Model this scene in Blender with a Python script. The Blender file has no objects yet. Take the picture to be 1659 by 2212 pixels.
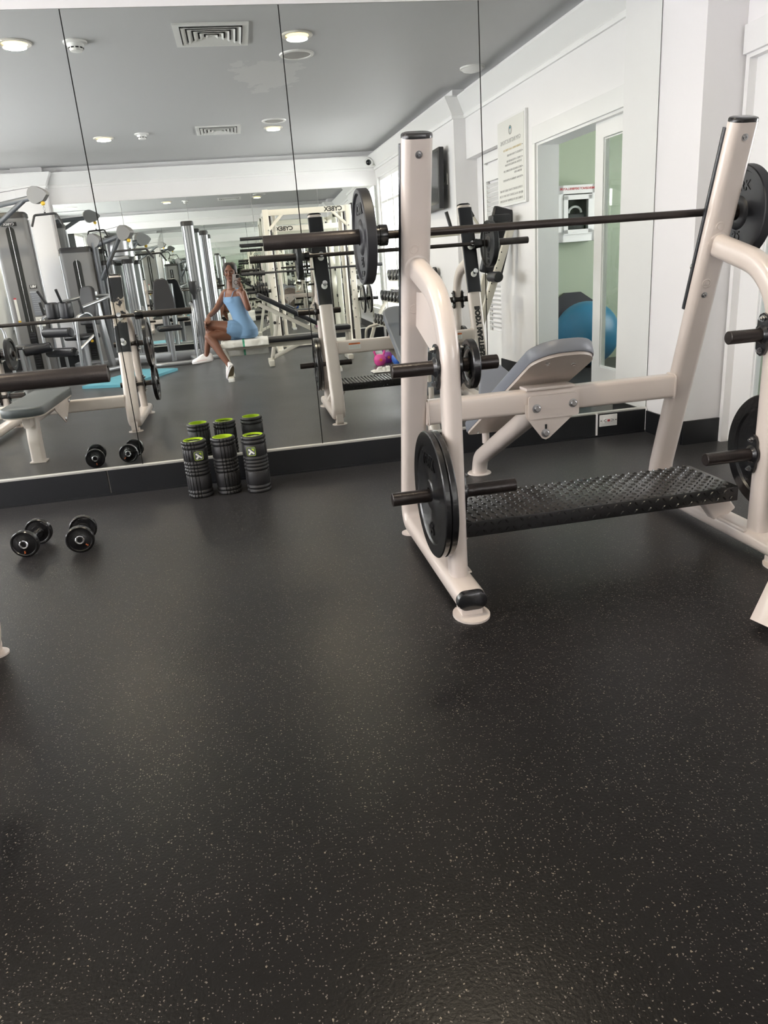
import bpy, bmesh, math, random
from math import sin, cos, pi, radians
from mathutils import Vector, Matrix, noise
random.seed(7)
V = Vector
sc = bpy.context.scene
col = sc.collection

# ------------------------------------------------------------------ camera
def cam_axes(yaw, pitch, roll):
    f = V((sin(yaw) * cos(pitch), cos(yaw) * cos(pitch), -sin(pitch)))
    r = f.cross(V((0, 0, 1))).normalized()
    u = r.cross(f)
    return r * cos(roll) + u * sin(roll), -r * sin(roll) + u * cos(roll), f
CR, CU, CF = cam_axes(0.1644, 0.3259, -0.0767)
CAM = V((0, -4.3855, 1.1726))
cd = bpy.data.cameras.new('camera')
cam = bpy.data.objects.new('camera', cd)
col.objects.link(cam)
cam.matrix_world = Matrix(((CR.x, CU.x, -CF.x, CAM.x), (CR.y, CU.y, -CF.y, CAM.y), (CR.z, CU.z, -CF.z, CAM.z), (0, 0, 0, 1)))
cd.sensor_fit = 'HORIZONTAL'
cd.sensor_width = 36
cd.lens = 36 * 1579.35 / 1659
cd.clip_start = 0.004
cd.clip_end = 200
sc.camera = cam

# ------------------------------------------------------------------ world, exposure, daylight
w = bpy.data.worlds.new('world')
sc.world = w
w.use_nodes = True
bg = w.node_tree.nodes['Background']
bg.inputs[0].default_value = (1.0, 0.955, 0.99, 1)
bg.inputs[1].default_value = 7.0
vs = sc.view_settings
sc.display_settings.display_device = 'sRGB'
vs.view_transform = 'Standard'
vs.look = 'None'
vs.exposure = 1.2
vs.gamma = 1
vs.use_curve_mapping = False
cy = sc.cycles
cy.max_bounces = 24
cy.diffuse_bounces = 5
cy.glossy_bounces = 20
cy.transmission_bounces = 10
cy.transparent_max_bounces = 16
cy.sample_clamp_indirect = 6
cy.sample_clamp_direct = 0
cy.blur_glossy = 0.6
cy.use_denoising = True
cy.use_adaptive_sampling = True
cy.adaptive_threshold = 0.015
try:
    cy.denoiser = 'OPENIMAGEDENOISE'
except Exception:
    pass

def area(name, loc, target, sx, sy, power, color=(1, 1, 1), portal=False, shape='RECTANGLE'):
    l = bpy.data.lights.new(name, 'AREA')
    l.shape = shape
    l.size = sx
    if shape in ('RECTANGLE', 'ELLIPSE'):
        l.size_y = sy
    l.energy = power
    l.color = color
    if portal:
        l.cycles.is_portal = True
    o = bpy.data.objects.new(name, l)
    col.objects.link(o)
    d = V(target) - V(loc)
    o.location = loc
    o.rotation_euler = d.to_track_quat('-Z', 'Z' if abs(d.normalized().z) < .9 else 'Y').to_euler()
    return o
# daylight portals filling the window openings (left wall, right wall, added one in adjoining room)
LW = [(-7.3, -6.6), (-5.4, -4.0), (-3.5, -2.1), (-1.6, -0.4)]
for a, b in LW:
    area('window_portal', (-4.33, (a + b) / 2, 1.55), (0, (a + b) / 2, 1.55), b - a, 2.1, 1, portal=True)
area('window_portal', (2.66, -6.75, 1.6), (0, -6.75, 1.6), 2.3, 1.9, 1, portal=True)
area('window_portal', (5.42, -1.6, 1.5), (0, -1.6, 1.5), 1.6, 1.3, 1, portal=True)

# ------------------------------------------------------------------ materials
def nodes(m):
    m.use_nodes = True
    nt = m.node_tree
    return nt, nt.nodes, nt.links, nt.nodes['Principled BSDF']
def mat(name, c, rough=.5, metal=0., bump=0., bscale=60., var=0., vscale=4., spec=None, coat=0., emit=None, estr=0):
    m = bpy.data.materials.new(name)
    nt, N, L, P = nodes(m)
    P.inputs['Base Color'].default_value = (*c, 1)
    P.inputs['Roughness'].default_value = rough
    P.inputs['Metallic'].default_value = metal
    if spec is not None:
        P.inputs['Specular IOR Level'].default_value = spec
    if coat:
        P.inputs['Coat Weight'].default_value = coat
        P.inputs['Coat Roughness'].default_value = .12
    if emit:
        P.inputs['Emission Color'].default_value = (*emit, 1)
        P.inputs['Emission Strength'].default_value = estr
    tc = N.new('ShaderNodeTexCoord')
    if var:
        n = N.new('ShaderNodeTexNoise')
        n.inputs['Scale'].default_value = vscale
        n.inputs['Detail'].default_value = 5
        L.new(tc.outputs['Object'], n.inputs['Vector'])
        mx = N.new('ShaderNodeMix')
        mx.data_type = 'RGBA'
        mx.inputs[6].default_value = (*[x * (1 - var) for x in c], 1)
        mx.inputs[7].default_value = (*[min(1, x * (1 + var)) for x in c], 1)
        L.new(n.outputs['Fac'], mx.inputs[0])
        L.new(mx.outputs[2], P.inputs['Base Color'])
    if bump:
        n2 = N.new('ShaderNodeTexNoise')
        n2.inputs['Scale'].default_value = bscale
        n2.inputs['Detail'].default_value = 4
        L.new(tc.outputs['Object'], n2.inputs['Vector'])
        b = N.new('ShaderNodeBump')
        b.inputs['Strength'].default_value = bump
        b.inputs['Distance'].default_value = .004
        L.new(n2.outputs['Fac'], b.inputs['Height'])
        L.new(b.outputs[0], P.inputs['Normal'])
    return m
M = {}
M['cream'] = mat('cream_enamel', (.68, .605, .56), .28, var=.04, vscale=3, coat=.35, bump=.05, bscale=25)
M['cream2'] = mat('beige_board_enamel', (.60, .53, .475), .4, var=.05, vscale=6)  # beige of the backing boards under the pads
M['ivory'] = mat('ivory_enamel', (.66, .63, .55), .3, var=.04, coat=.2)
M['black'] = mat('black_enamel', (.012, .012, .014), .25, bump=.15, bscale=40, coat=.4)
M['blackrub'] = mat('black_rubber', (.028, .028, .031), .42, bump=.12, bscale=120)
M['tread'] = mat('diamond_tread_steel', (.017, .017, .018), .24, bump=.1, bscale=90)
M['rubplate'] = mat('rubber_plate', (.017, .018, .022), .48, var=.15, vscale=9)
M['cast'] = mat('cast_iron', (.007, .007, .008), .25, bump=.3, bscale=50, coat=.3)
M['sleeve'] = mat('worn_bar_steel', (.055, .047, .045), .36, metal=.5, var=.35, vscale=14, bump=.15, bscale=200)
M['rusty'] = mat('worn_peg_steel', (.028, .022, .021), .28, metal=.3, var=.5, vscale=12, bump=.3, bscale=90)
M['chrome'] = mat('chrome', (.75, .75, .76), .12, metal=1)
M['zinc'] = mat('zinc_bolt', (.45, .45, .46), .3, metal=1)
M['silver'] = mat('silver_extrusion', (.42, .43, .45), .30, metal=.8)
M['greymetal'] = mat('grey_powder_coat', (.115, .125, .14), .38, metal=.2)
M['shroud'] = mat('grey_shroud', (.19, .19, .195), .5)
M['vinyl'] = mat('grey_vinyl', (.185, .20, .235), .42, bump=.08, bscale=150, var=.05)
M['dvinyl'] = mat('dark_grey_vinyl', (.075, .085, .092), .38, bump=.08, bscale=150)
M['bvinyl'] = mat('black_vinyl', (.019, .020, .025), .35, bump=.08, bscale=150)
M['wall'] = mat('white_wall_paint', (.86, .85, .86), .55, var=.02, vscale=2, bump=.06, bscale=14)
M['trim'] = mat('white_trim_paint', (.87, .87, .87), .38)
M['green'] = mat('sage_green_paint', (.36, .42, .31), .6)
M['base'] = mat('dark_base_rubber', (.009, .010, .0125), .42, var=.25, vscale=3)
M['alu'] = mat('aluminium_channel', (.75, .74, .70), .35, metal=.7)
M['dark'] = mat('dark_gap', (.02, .022, .022), .8)
M['plastic'] = mat('white_plastic', (.8, .8, .78), .35)
M['lime'] = mat('lime_plastic', (.40, .58, .02), .35)
M['foam'] = mat('black_eva_foam', (.016, .016, .018), .5, bump=.1, bscale=160)
M['paper'] = mat('sign_board', (.74, .74, .71), .4)
M['ink'] = mat('ink_grey', (.40, .40, .40), .6)
M['inky'] = mat('ink_faded_gold', (.62, .50, .25), .6)
M['inkb'] = mat('ink_black', (.02, .02, .02), .5)
M['white'] = mat('white_ink', (.8, .8, .8), .5)
M['yellow'] = mat('yellow_plastic', (.65, .42, .04), .4)
M['orange'] = mat('orange_label', (.7, .18, .05), .5)
M['red'] = mat('red_metal', (.5, .03, .04), .4)
M['blueball'] = mat('blue_vinyl_ball', (.02, .16, .28), .4)
M['mat'] = mat('teal_mat', (.09, .30, .38), .6, var=.1, vscale=6)
M['pink'] = mat('pink_vinyl', (.75, .09, .35), .4)
M['purple'] = mat('purple_vinyl', (.28, .05, .32), .4)
M['blue'] = mat('blue_vinyl', (.07, .2, .7), .4)
M['cloth'] = mat('white_towel_cloth', (.80, .79, .76), .9, bump=.6, bscale=220)
M['skin'] = mat('brown_skin', (.185, .078, .048), .42, var=.08, vscale=9)
M['lips'] = mat('lip_colour', (.13, .042, .038), .4)
M['hair'] = mat('black_hair', (.010, .008, .008), .6, bump=.6, bscale=90)
M['romper'] = mat('light_blue_knit', (.155, .275, .44), .8, bump=.4, bscale=160, var=.05, vscale=12)
M['canvas'] = mat('white_canvas', (.82, .80, .80), .7)
M['redline'] = mat('red_stripe', (.45, .05, .06), .6)
M['blueline'] = mat('navy_stripe', (.05, .05, .18), .6)
M['sole'] = mat('brown_outsole', (.20, .16, .10), .7)
M['case'] = mat('phone_case', (.46, .42, .42), .3)
M['screenb'] = mat('screen_black', (.008, .008, .01), .12)
M['brass'] = mat('lamp_ring', (.75, .72, .66), .3)
M['grille'] = mat('speaker_grille', (.36, .35, .33), .6)
M['sclera'] = mat('eye_white', (.40, .36, .33), .3)
M['eye'] = mat('eye_dark', (.03, .02, .02), .2)

def mirror_mat():
    m = bpy.data.materials.new('mirror_glass')
    nt, N, L, P = nodes(m)
    P.inputs['Base Color'].default_value = (.885, .91, .88, 1)
    P.inputs['Metallic'].default_value = 1
    P.inputs['Roughness'].default_value = 0
    return m
M['mirror'] = mirror_mat()
def glass_mat():
    m = bpy.data.materials.new('clear_window_glass')
    nt, N, L, P = nodes(m)
    out = N['Material Output']
    t = N.new('ShaderNodeBsdfTransparent')
    t.inputs[0].default_value = (.93, .945, .935, 1)
    g = N.new('ShaderNodeBsdfGlossy')
    g.inputs['Roughness'].default_value = 0
    fr = N.new('ShaderNodeFresnel')
    fr.inputs[0].default_value = 1.5
    mx = N.new('ShaderNodeMixShader')
    ge = N.new('ShaderNodeNewGeometry')
    inv = N.new('ShaderNodeMath'); inv.operation = 'SUBTRACT'; inv.inputs[0].default_value = 1
    L.new(ge.outputs['Backfacing'], inv.inputs[1])
    mu = N.new('ShaderNodeMath'); mu.operation = 'MULTIPLY'
    L.new(fr.outputs[0], mu.inputs[0]); L.new(inv.outputs[0], mu.inputs[1])
    L.new(mu.outputs[0], mx.inputs[0])
    L.new(t.outputs[0], mx.inputs[1])
    L.new(g.outputs[0], mx.inputs[2])
    L.new(mx.outputs[0], out.inputs[0])
    return m
M['glass'] = glass_mat()
def lamp_mat():
    m = bpy.data.materials.new('warm_lamp_lens')
    nt, N, L, P = nodes(m)
    P.inputs['Base Color'].default_value = (.9, .8, .5, 1)
    P.inputs['Emission Color'].default_value = (1, .66, .20, 1)
    P.inputs['Emission Strength'].default_value = 1.5
    return m
M['lamp'] = lamp_mat()
def floor_mat():
    m = bpy.data.materials.new('speckled_rubber_floor')
    nt, N, L, P = nodes(m)
    tc = N.new('ShaderNodeTexCoord')
    base = N.new('ShaderNodeTexNoise')
    base.inputs['Scale'].default_value = 1.3
    base.inputs['Detail'].default_value = 6
    L.new(tc.outputs['Object'], base.inputs['Vector'])
    r0 = N.new('ShaderNodeValToRGB')
    r0.color_ramp.elements[0].position = .3
    r0.color_ramp.elements[0].color = (.0058, .0049, .0046, 1)
    r0.color_ramp.elements[1].position = .75
    r0.color_ramp.elements[1].color = (.0095, .0082, .0078, 1)
    L.new(base.outputs['Fac'], r0.inputs[0])
    # flecks: irregular chips, one in a few cells
    wob = N.new('ShaderNodeTexNoise')
    wob.inputs['Scale'].default_value = 320
    L.new(tc.outputs['Object'], wob.inputs['Vector'])
    va = N.new('ShaderNodeVectorMath')
    va.operation = 'MULTIPLY_ADD'
    va.inputs[1].default_value = (.006, .006, .006)
    L.new(wob.outputs['Color'], va.inputs[0])
    L.new(tc.outputs['Object'], va.inputs[2])
    cur = r0.outputs[0]
    for sc_, th, keep, colr in ((170, .24, .42, (.17, .15, .13)), (75, .15, .22, (.22, .19, .145)), (260, .3, .5, (.007, .006, .006))):
        vo = N.new('ShaderNodeTexVoronoi')
        vo.inputs['Scale'].default_value = sc_
        L.new(va.outputs[0], vo.inputs['Vector'])
        lt = N.new('ShaderNodeMath')
        lt.operation = 'LESS_THAN'
        lt.inputs[1].default_value = th
        L.new(vo.outputs['Distance'], lt.inputs[0])
        sp = N.new('ShaderNodeSeparateColor')
        L.new(vo.outputs['Color'], sp.inputs[0])
        l2 = N.new('ShaderNodeMath')
        l2.operation = 'LESS_THAN'
        l2.inputs[1].default_value = keep
        L.new(sp.outputs[0], l2.inputs[0])
        mu = N.new('ShaderNodeMath')
        mu.operation = 'MULTIPLY'
        L.new(lt.outputs[0], mu.inputs[0])
        L.new(l2.outputs[0], mu.inputs[1])
        mx = N.new('ShaderNodeMix')
        mx.data_type = 'RGBA'
        mx.inputs[7].default_value = (*colr, 1)
        L.new(mu.outputs[0], mx.inputs[0])
        L.new(cur, mx.inputs[6])
        cur = mx.outputs[2]
    # tile joints of the 1.2 m mats
    br = N.new('ShaderNodeTexBrick')
    br.inputs['Scale'].default_value = 1
    br.inputs['Mortar Size'].default_value = .0013
    br.inputs['Brick Width'].default_value = 1.22
    br.inputs['Row Height'].default_value = 1.22
    br.offset = 0
    br.inputs['Color1'].default_value = br.inputs['Color2'].default_value = (0, 0, 0, 1)
    br.inputs['Mortar'].default_value = (1, 1, 1, 1)
    mp = N.new('ShaderNodeMapping')
    mp.inputs['Location'].default_value = (.63, .70, 0)
    L.new(tc.outputs['Object'], mp.inputs[0])
    L.new(mp.outputs[0], br.inputs['Vector'])
    mx = N.new('ShaderNodeMix')
    mx.data_type = 'RGBA'
    mx.inputs[7].default_value = (.010, .009, .009, 1)
    ml = N.new('ShaderNodeMath')
    ml.operation = 'MULTIPLY'
    ml.inputs[1].default_value = .7
    L.new(br.outputs['Color'], ml.inputs[0])
    L.new(ml.outputs[0], mx.inputs[0])
    L.new(cur, mx.inputs[6])
    L.new(mx.outputs[2], P.inputs['Base Color'])
    rn = N.new('ShaderNodeMapRange')
    rn.inputs['To Min'].default_value = .27
    rn.inputs['To Max'].default_value = .37
    L.new(base.outputs['Fac'], rn.inputs[0])
    L.new(rn.outputs[0], P.inputs['Roughness'])
    P.inputs['Specular IOR Level'].default_value = .22
    P.inputs['Sheen Weight'].default_value = .10
    P.inputs['Sheen Roughness'].default_value = .35
    P.inputs['Sheen Tint'].default_value = (.9, .9, .92, 1)
    nb = N.new('ShaderNodeTexNoise')
    nb.inputs['Scale'].default_value = 150
    nb.inputs['Detail'].default_value = 6
    L.new(tc.outputs['Object'], nb.inputs['Vector'])
    b = N.new('ShaderNodeBump')
    b.inputs['Strength'].default_value = .22
    b.inputs['Distance'].default_value = .003
    L.new(nb.outputs['Fac'], b.inputs['Height'])
    L.new(b.outputs[0], P.inputs['Normal'])
    return m
M['floor'] = floor_mat()
def ceil_mat():
    m = bpy.data.materials.new('patched_ceiling_paint')
    nt, N, L, P = nodes(m)
    P.inputs['Roughness'].default_value = .6
    tc = N.new('ShaderNodeTexCoord')
    n = N.new('ShaderNodeTexNoise')
    n.inputs['Scale'].default_value = 3.5
    n.inputs['Detail'].default_value = 9
    n.inputs['Roughness'].default_value = .62
    L.new(tc.outputs['Object'], n.inputs['Vector'])
    # distance from the repair patch centre, broken up by noise
    s = N.new('ShaderNodeVectorMath')
    s.operation = 'SUBTRACT'
    s.inputs[1].default_value = (.48, -3.25, 2.88)
    L.new(tc.outputs['Object'], s.inputs[0])
    sc2 = N.new('ShaderNodeVectorMath')
    sc2.operation = 'MULTIPLY'
    sc2.inputs[1].default_value = (1.6, .95, 0)
    L.new(s.outputs[0], sc2.inputs[0])
    ln = N.new('ShaderNodeVectorMath')
    ln.operation = 'LENGTH'
    L.new(sc2.outputs[0], ln.inputs[0])
    ad = N.new('ShaderNodeMath')
    ad.operation = 'MULTIPLY_ADD'
    ad.inputs[1].default_value = 1.5
    L.new(n.outputs['Fac'], ad.inputs[0])
    L.new(ln.outputs['Value'], ad.inputs[2])
    lt = N.new('ShaderNodeMath')
    lt.operation = 'LESS_THAN'
    lt.inputs[1].default_value = 1.22
    L.new(ad.outputs[0], lt.inputs[0])
    mx = N.new('ShaderNodeMix')
    mx.data_type = 'RGBA'
    mx.inputs[6].default_value = (.52, .525, .53, 1)
    mx.inputs[7].default_value = (.60, .60, .595, 1)
    L.new(lt.outputs[0], mx.inputs[0])
    L.new(mx.outputs[2], P.inputs['Base Color'])
    return m
M['ceiling'] = ceil_mat()
def worn_black():
    m = bpy.data.materials.new('worn_black_guard')
    nt, N, L, P = nodes(m)
    tc = N.new('ShaderNodeTexCoord')
    n = N.new('ShaderNodeTexNoise')
    n.inputs['Scale'].default_value = 9
    n.inputs['Detail'].default_value = 8
    n.inputs['Roughness'].default_value = .7
    L.new(tc.outputs['Object'], n.inputs['Vector'])
    sx = N.new('ShaderNodeSeparateXYZ')
    L.new(tc.outputs['Object'], sx.inputs[0])
    # wear is concentrated just above the upper hook
    a = N.new('ShaderNodeMath'); a.operation = 'SUBTRACT'; a.inputs[1].default_value = .985
    L.new(sx.outputs[2], a.inputs[0])
    ab = N.new('ShaderNodeMath'); ab.operation = 'ABSOLUTE'
    L.new(a.outputs[0], ab.inputs[0])
    ma = N.new('ShaderNodeMath'); ma.operation = 'MULTIPLY_ADD'; ma.inputs[1].default_value = -2.2
    L.new(ab.outputs[0], ma.inputs[0]); L.new(n.outputs['Fac'], ma.inputs[2])
    gt = N.new('ShaderNodeMath'); gt.operation = 'GREATER_THAN'; gt.inputs[1].default_value = .34
    L.new(ma.outputs[0], gt.inputs[0])
    mx = N.new('ShaderNodeMix'); mx.data_type = 'RGBA'
    mx.inputs[6].default_value = (.014, .015, .019, 1); mx.inputs[7].default_value = (.42, .37, .32, 1)
    L.new(gt.outputs[0], mx.inputs[0]); L.new(mx.outputs[2], P.inputs['Base Color'])
    P.inputs['Roughness'].default_value = .35
    return m
M['worn'] = worn_black()
M['guard'] = mat('black_guard', (.012, .013, .018), .3)
def towel_mat():
    m = bpy.data.materials.new('green_striped_towel')
    nt, N, L, P = nodes(m)
    tc = N.new('ShaderNodeTexCoord')
    sx = N.new('ShaderNodeSeparateXYZ')
    L.new(tc.outputs['Object'], sx.inputs[0])
    a = N.new('ShaderNodeMath'); a.operation = 'ADD'; a.inputs[1].default_value = .03
    L.new(sx.outputs[0], a.inputs[0])
    ab = N.new('ShaderNodeMath'); ab.operation = 'ABSOLUTE'; L.new(a.outputs[0], ab.inputs[0])
    lt = N.new('ShaderNodeMath'); lt.operation = 'LESS_THAN'; lt.inputs[1].default_value = .012
    L.new(ab.outputs[0], lt.inputs[0])
    mx = N.new('ShaderNodeMix'); mx.data_type = 'RGBA'
    mx.inputs[6].default_value = (.80, .79, .75, 1); mx.inputs[7].default_value = (.10, .42, .27, 1)
    L.new(lt.outputs[0], mx.inputs[0]); L.new(mx.outputs[2], P.inputs['Base Color'])
    P.inputs['Roughness'].default_value = .9
    n2 = N.new('ShaderNodeTexNoise'); n2.inputs['Scale'].default_value = 180
    L.new(tc.outputs['Object'], n2.inputs['Vector'])
    b = N.new('ShaderNodeBump'); b.inputs['Strength'].default_value = .6; b.inputs['Distance'].default_value = .004
    L.new(n2.outputs['Fac'], b.inputs['Height']); L.new(b.outputs[0], P.inputs['Normal'])
    return m
M['towel'] = towel_mat()

# ------------------------------------------------------------------ mesh tools
OFF = {}
def rrect(w_, h_, r, n=5):
    r = min(r, w_ / 2 - 1e-4, h_ / 2 - 1e-4)
    P = []
    for cx, cy_, a0 in ((w_ / 2 - r, h_ / 2 - r, 0), (-w_ / 2 + r, h_ / 2 - r, 90), (-w_ / 2 + r, -h_ / 2 + r, 180), (w_ / 2 - r, -h_ / 2 + r, 270)):
        for i in range(n + 1):
            a = radians(a0 + 90 * i / n)
            P.append((cx + r * cos(a), cy_ + r * sin(a)))
    return P
def circ(r, n=20, r2=None):
    return [(r * cos(2 * pi * i / n), (r2 or r) * sin(2 * pi * i / n)) for i in range(n)]
def fillet(pts, rad, n=8):
    pts = [V(p) for p in pts]
    if not isinstance(rad, (list, tuple)):
        rad = [rad] * len(pts)
    out = [pts[0]]
    for i in range(1, len(pts) - 1):
        a, b, c = pts[i - 1], pts[i], pts[i + 1]
        u, v = (a - b), (c - b)
        lu, lv = u.length, v.length
        u.normalize(); v.normalize()
        ang = u.angle(v)
        r = rad[i]
        if ang > pi - .02 or r <= 0:
            out.append(b); continue
        t = min(r / math.tan(ang / 2), lu * .49, lv * .49)
        r = t * math.tan(ang / 2)
        cen = b + (u + v).normalized() * (r / sin(ang / 2))
        s, e = b + u * t - cen, b + v * t - cen
        tot = s.angle(e)
        for k in range(n + 1):
            f = k / n
            q = (s * sin((1 - f) * tot) + e * sin(f * tot)) / sin(tot)
            out.append(cen + q)
    out.append(pts[-1])
    return out
class MB:
    def __init__(s):
        s.bm = bmesh.new()
    def box(s, c, d, rot=None, bev=0):
        r = bmesh.ops.create_cube(s.bm, size=1)
        vs_ = r['verts']
        mt = Matrix.Translation(V(c)) @ (rot.to_4x4() if rot else Matrix()) @ Matrix.Diagonal((*d, 1))
        bmesh.ops.transform(s.bm, matrix=mt, verts=vs_)
        if bev:
            es = list({e for v in vs_ for e in v.link_edges})
            bmesh.ops.bevel(s.bm, geom=es, offset=bev, segments=2, affect='EDGES', profile=.6)
        return s
    def loft(s, rings, cap=True, closed=False):
        bm = s.bm
        R = [[bm.verts.new(p) for p in ring] for ring in rings]
        n = len(R[0])
        m = len(R)
        for i in range(m if closed else m - 1):
            A, B = R[i], R[(i + 1) % m]
            for j in range(n):
                k = (j + 1) % n
                try:
                    bm.faces.new((A[j], A[k], B[k], B[j]))
                except ValueError:
                    pass
        if cap and not closed:
            bm.faces.new(list(reversed(R[0])))
            bm.faces.new(R[-1])
        return s
    def sweep(s, path, prof, normal=None, scale=None, cap=True, closed=False):
        path = [V(p) for p in path]
        n = len(path)
        T = []
        for i in range(n):
            a = path[i] - path[i - 1] if (i > 0 or closed) else None
            b = path[(i + 1) % n] - path[i] if (i < n - 1 or closed) else None
            if a is None: t = b
            elif b is None: t = a
            else: t = a.normalized() + b.normalized()
            T.append(t.normalized())
        rings = []
        if normal is not None:
            N_ = V(normal).normalized()
        else:
            N_ = T[0].orthogonal().normalized()
        for i in range(n):
            t = T[i]
            if normal is None:
                N_ = (N_ - t * N_.dot(t)).normalized()
                nn = N_
            else:
                nn = (N_ - t * N_.dot(t)).normalized()
            b = t.cross(nn)
            k = scale(i / (n - 1)) if scale else 1
            rings.append([path[i] + nn * x * k + b * y * k for x, y in prof])
        return s.loft(rings, cap, closed)
    def cyl(s, a, b, r, r2=None, n=24):
        a, b = V(a), V(b)
        t = (b - a).normalized()
        u = t.orthogonal().normalized()
        v = t.cross(u)
        r2 = r if r2 is None else r2
        return s.loft([[p + u * q * cos(2 * pi * i / n) + v * q * sin(2 * pi * i / n) for i in range(n)] for p, q in ((a, r), (b, r2))])
    def lathe(s, prof, a, d, n=40, cap=True):
        """prof: list of (radius, distance along axis d from a)"""
        a, d = V(a), V(d).normalized()
        u = d.orthogonal().normalized()
        v = d.cross(u)
        return s.loft([[a + d * h + (u * cos(2 * pi * i / n) + v * sin(2 * pi * i / n)) * max(r, 1e-4) for i in range(n)] for r, h in prof], cap)
    def prism(s, poly, org, ax, ay, th):
        """polygon in the plane (ax, ay) at org, extruded by vector th (centred)"""
        org, ax, ay, th = V(org), V(ax), V(ay), V(th)
        return s.loft([[org + ax * x + ay * y - th / 2 for x, y in poly], [org + ax * x + ay * y + th / 2 for x, y in poly]])
    def ball(s, c, r, sub=3, sq=(1, 1, 1), rot=None):
        q = bmesh.ops.create_icosphere(s.bm, subdivisions=sub, radius=1)
        mt = Matrix.Translation(V(c)) @ (rot.to_4x4() if rot else Matrix()) @ Matrix.Diagonal((r * sq[0], r * sq[1], r * sq[2], 1))
        bmesh.ops.transform(s.bm, matrix=mt, verts=q['verts'])
        return s
    def build(s, name, m, parent=None, ang=.62, kind=None, label=None, flat=False):
        bm = s.bm
        bmesh.ops.recalc_face_normals(bm, faces=bm.faces)
        if not flat:
            for f in bm.faces:
                f.smooth = True
            for e in bm.edges:
                if len(e.link_faces) == 2 and e.calc_face_angle(0) > ang:
                    e.smooth = False
        me = bpy.data.meshes.new(name)
        bm.to_mesh(me)
        bm.free()
        me.materials.append(m)
        o = bpy.data.objects.new(name, me)
        col.objects.link(o)
        if parent is not None:
            off = OFF.get(parent.name, V((0, 0, 0)))
            me.transform(Matrix.Translation(-off))
            o.parent = parent
            OFF[o.name] = off
        if kind: o['kind'] = kind
        if label: o['label'] = label
        return o
def thing(name, label, cat, loc=(0, 0, 0), group=None, world=True):
    o = bpy.data.objects.new(name, None)
    o.empty_display_size = .1
    col.objects.link(o)
    o.location = loc
    o['label'] = label
    o['category'] = cat
    if group: o['group'] = group
    OFF[o.name] = V(loc) if world else V((0, 0, 0))
    return o
def tag(o, label, cat, group=None):
    o['label'] = label
    o['category'] = cat
    if group: o['group'] = group
    return o
def struct(mb, name, m, parent=None, flat=False):
    return mb.build(name, m, parent, kind='structure', flat=flat)
def copy_tree(o, loc=None, label=None, group=None, rot=None):
    r = o.copy()
    col.objects.link(r)
    if loc is not None: r.location = loc
    if rot is not None: r.rotation_euler = rot
    if label: r['label'] = label
    if group: r['group'] = group
    for ch in list(o.children):
        c = ch.copy(); col.objects.link(c); c.parent = r
        for g in list(ch.children):
            d = g.copy(); col.objects.link(d); d.parent = c
    return r
def text(name, body, size, org, right, up, m, parent, ext=.0008, align='CENTER', bold=0, space=1.0):
    """lettering lying in the plane (right, up) with its origin at org"""
    cu = bpy.data.curves.new(name, 'FONT')
    cu.body = body
    cu.size = size
    cu.extrude = ext
    cu.align_x = align
    cu.align_y = 'CENTER'
    cu.offset = bold
    cu.resolution_u = 2
    cu.space_line = space
    o = bpy.data.objects.new(name + '_t', cu)
    col.objects.link(o)
    dg = bpy.context.evaluated_depsgraph_get()
    me = bpy.data.meshes.new_from_object(o.evaluated_get(dg))
    bpy.data.objects.remove(o)
    bpy.data.curves.remove(cu)
    me.name = name
    r, u = V(right).normalized(), V(up).normalized()
    n = r.cross(u)
    mt = Matrix(((r.x, u.x, n.x, org[0]), (r.y, u.y, n.y, org[1]), (r.z, u.z, n.z, org[2]), (0, 0, 0, 1)))
    me.transform(mt)
    me.materials.clear()
    me.materials.append(m)
    q = bpy.data.objects.new(name, me)
    col.objects.link(q)
    if parent is not None:
        off = OFF.get(parent.name, V((0, 0, 0)))
        me.transform(Matrix.Translation(-off))
        q.parent = parent
        OFF[q.name] = off
    return q
X, Y, Z = V((1, 0, 0)), V((0, 1, 0)), V((0, 0, 1))
# ================================================================== THE ROOM
H = 2.88
XL, XR, XR3, XP = -4.3, 2.70, 2.565, 2.527
SKEW = Matrix.Translation((2.70, -2.2, 0)) @ Matrix.Rotation(-.033, 4, 'Z') @ Matrix.Translation((-2.70, 2.2, 0))   # the right wall stands 2 degrees off square
def sk(x, y):
    p = SKEW @ V((x, y, 0)); return (p.x, p.y)
YB = -8.2
struct(MB().box((.5, -4.1, -.06), (10.2, 8.8, .12)), 'floor', M['floor'])
struct(MB().box((-.8, -4.1, H + .05), (7.3, 8.8, .10)), 'ceiling', M['ceiling'])
# front wall (behind the big mirror)
b = MB()
b.box((-.9, .115, 1.44), (7.0, .21, 2.88))
b.box((-.9, .005, 2.675), (7.0, .01, .41))
struct(b, 'wall_front', M['wall'])
struct(MB().box((-.887, .0085, 1.31), (6.83, .003, 2.32)), 'trim_1', M['dark'])
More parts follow.
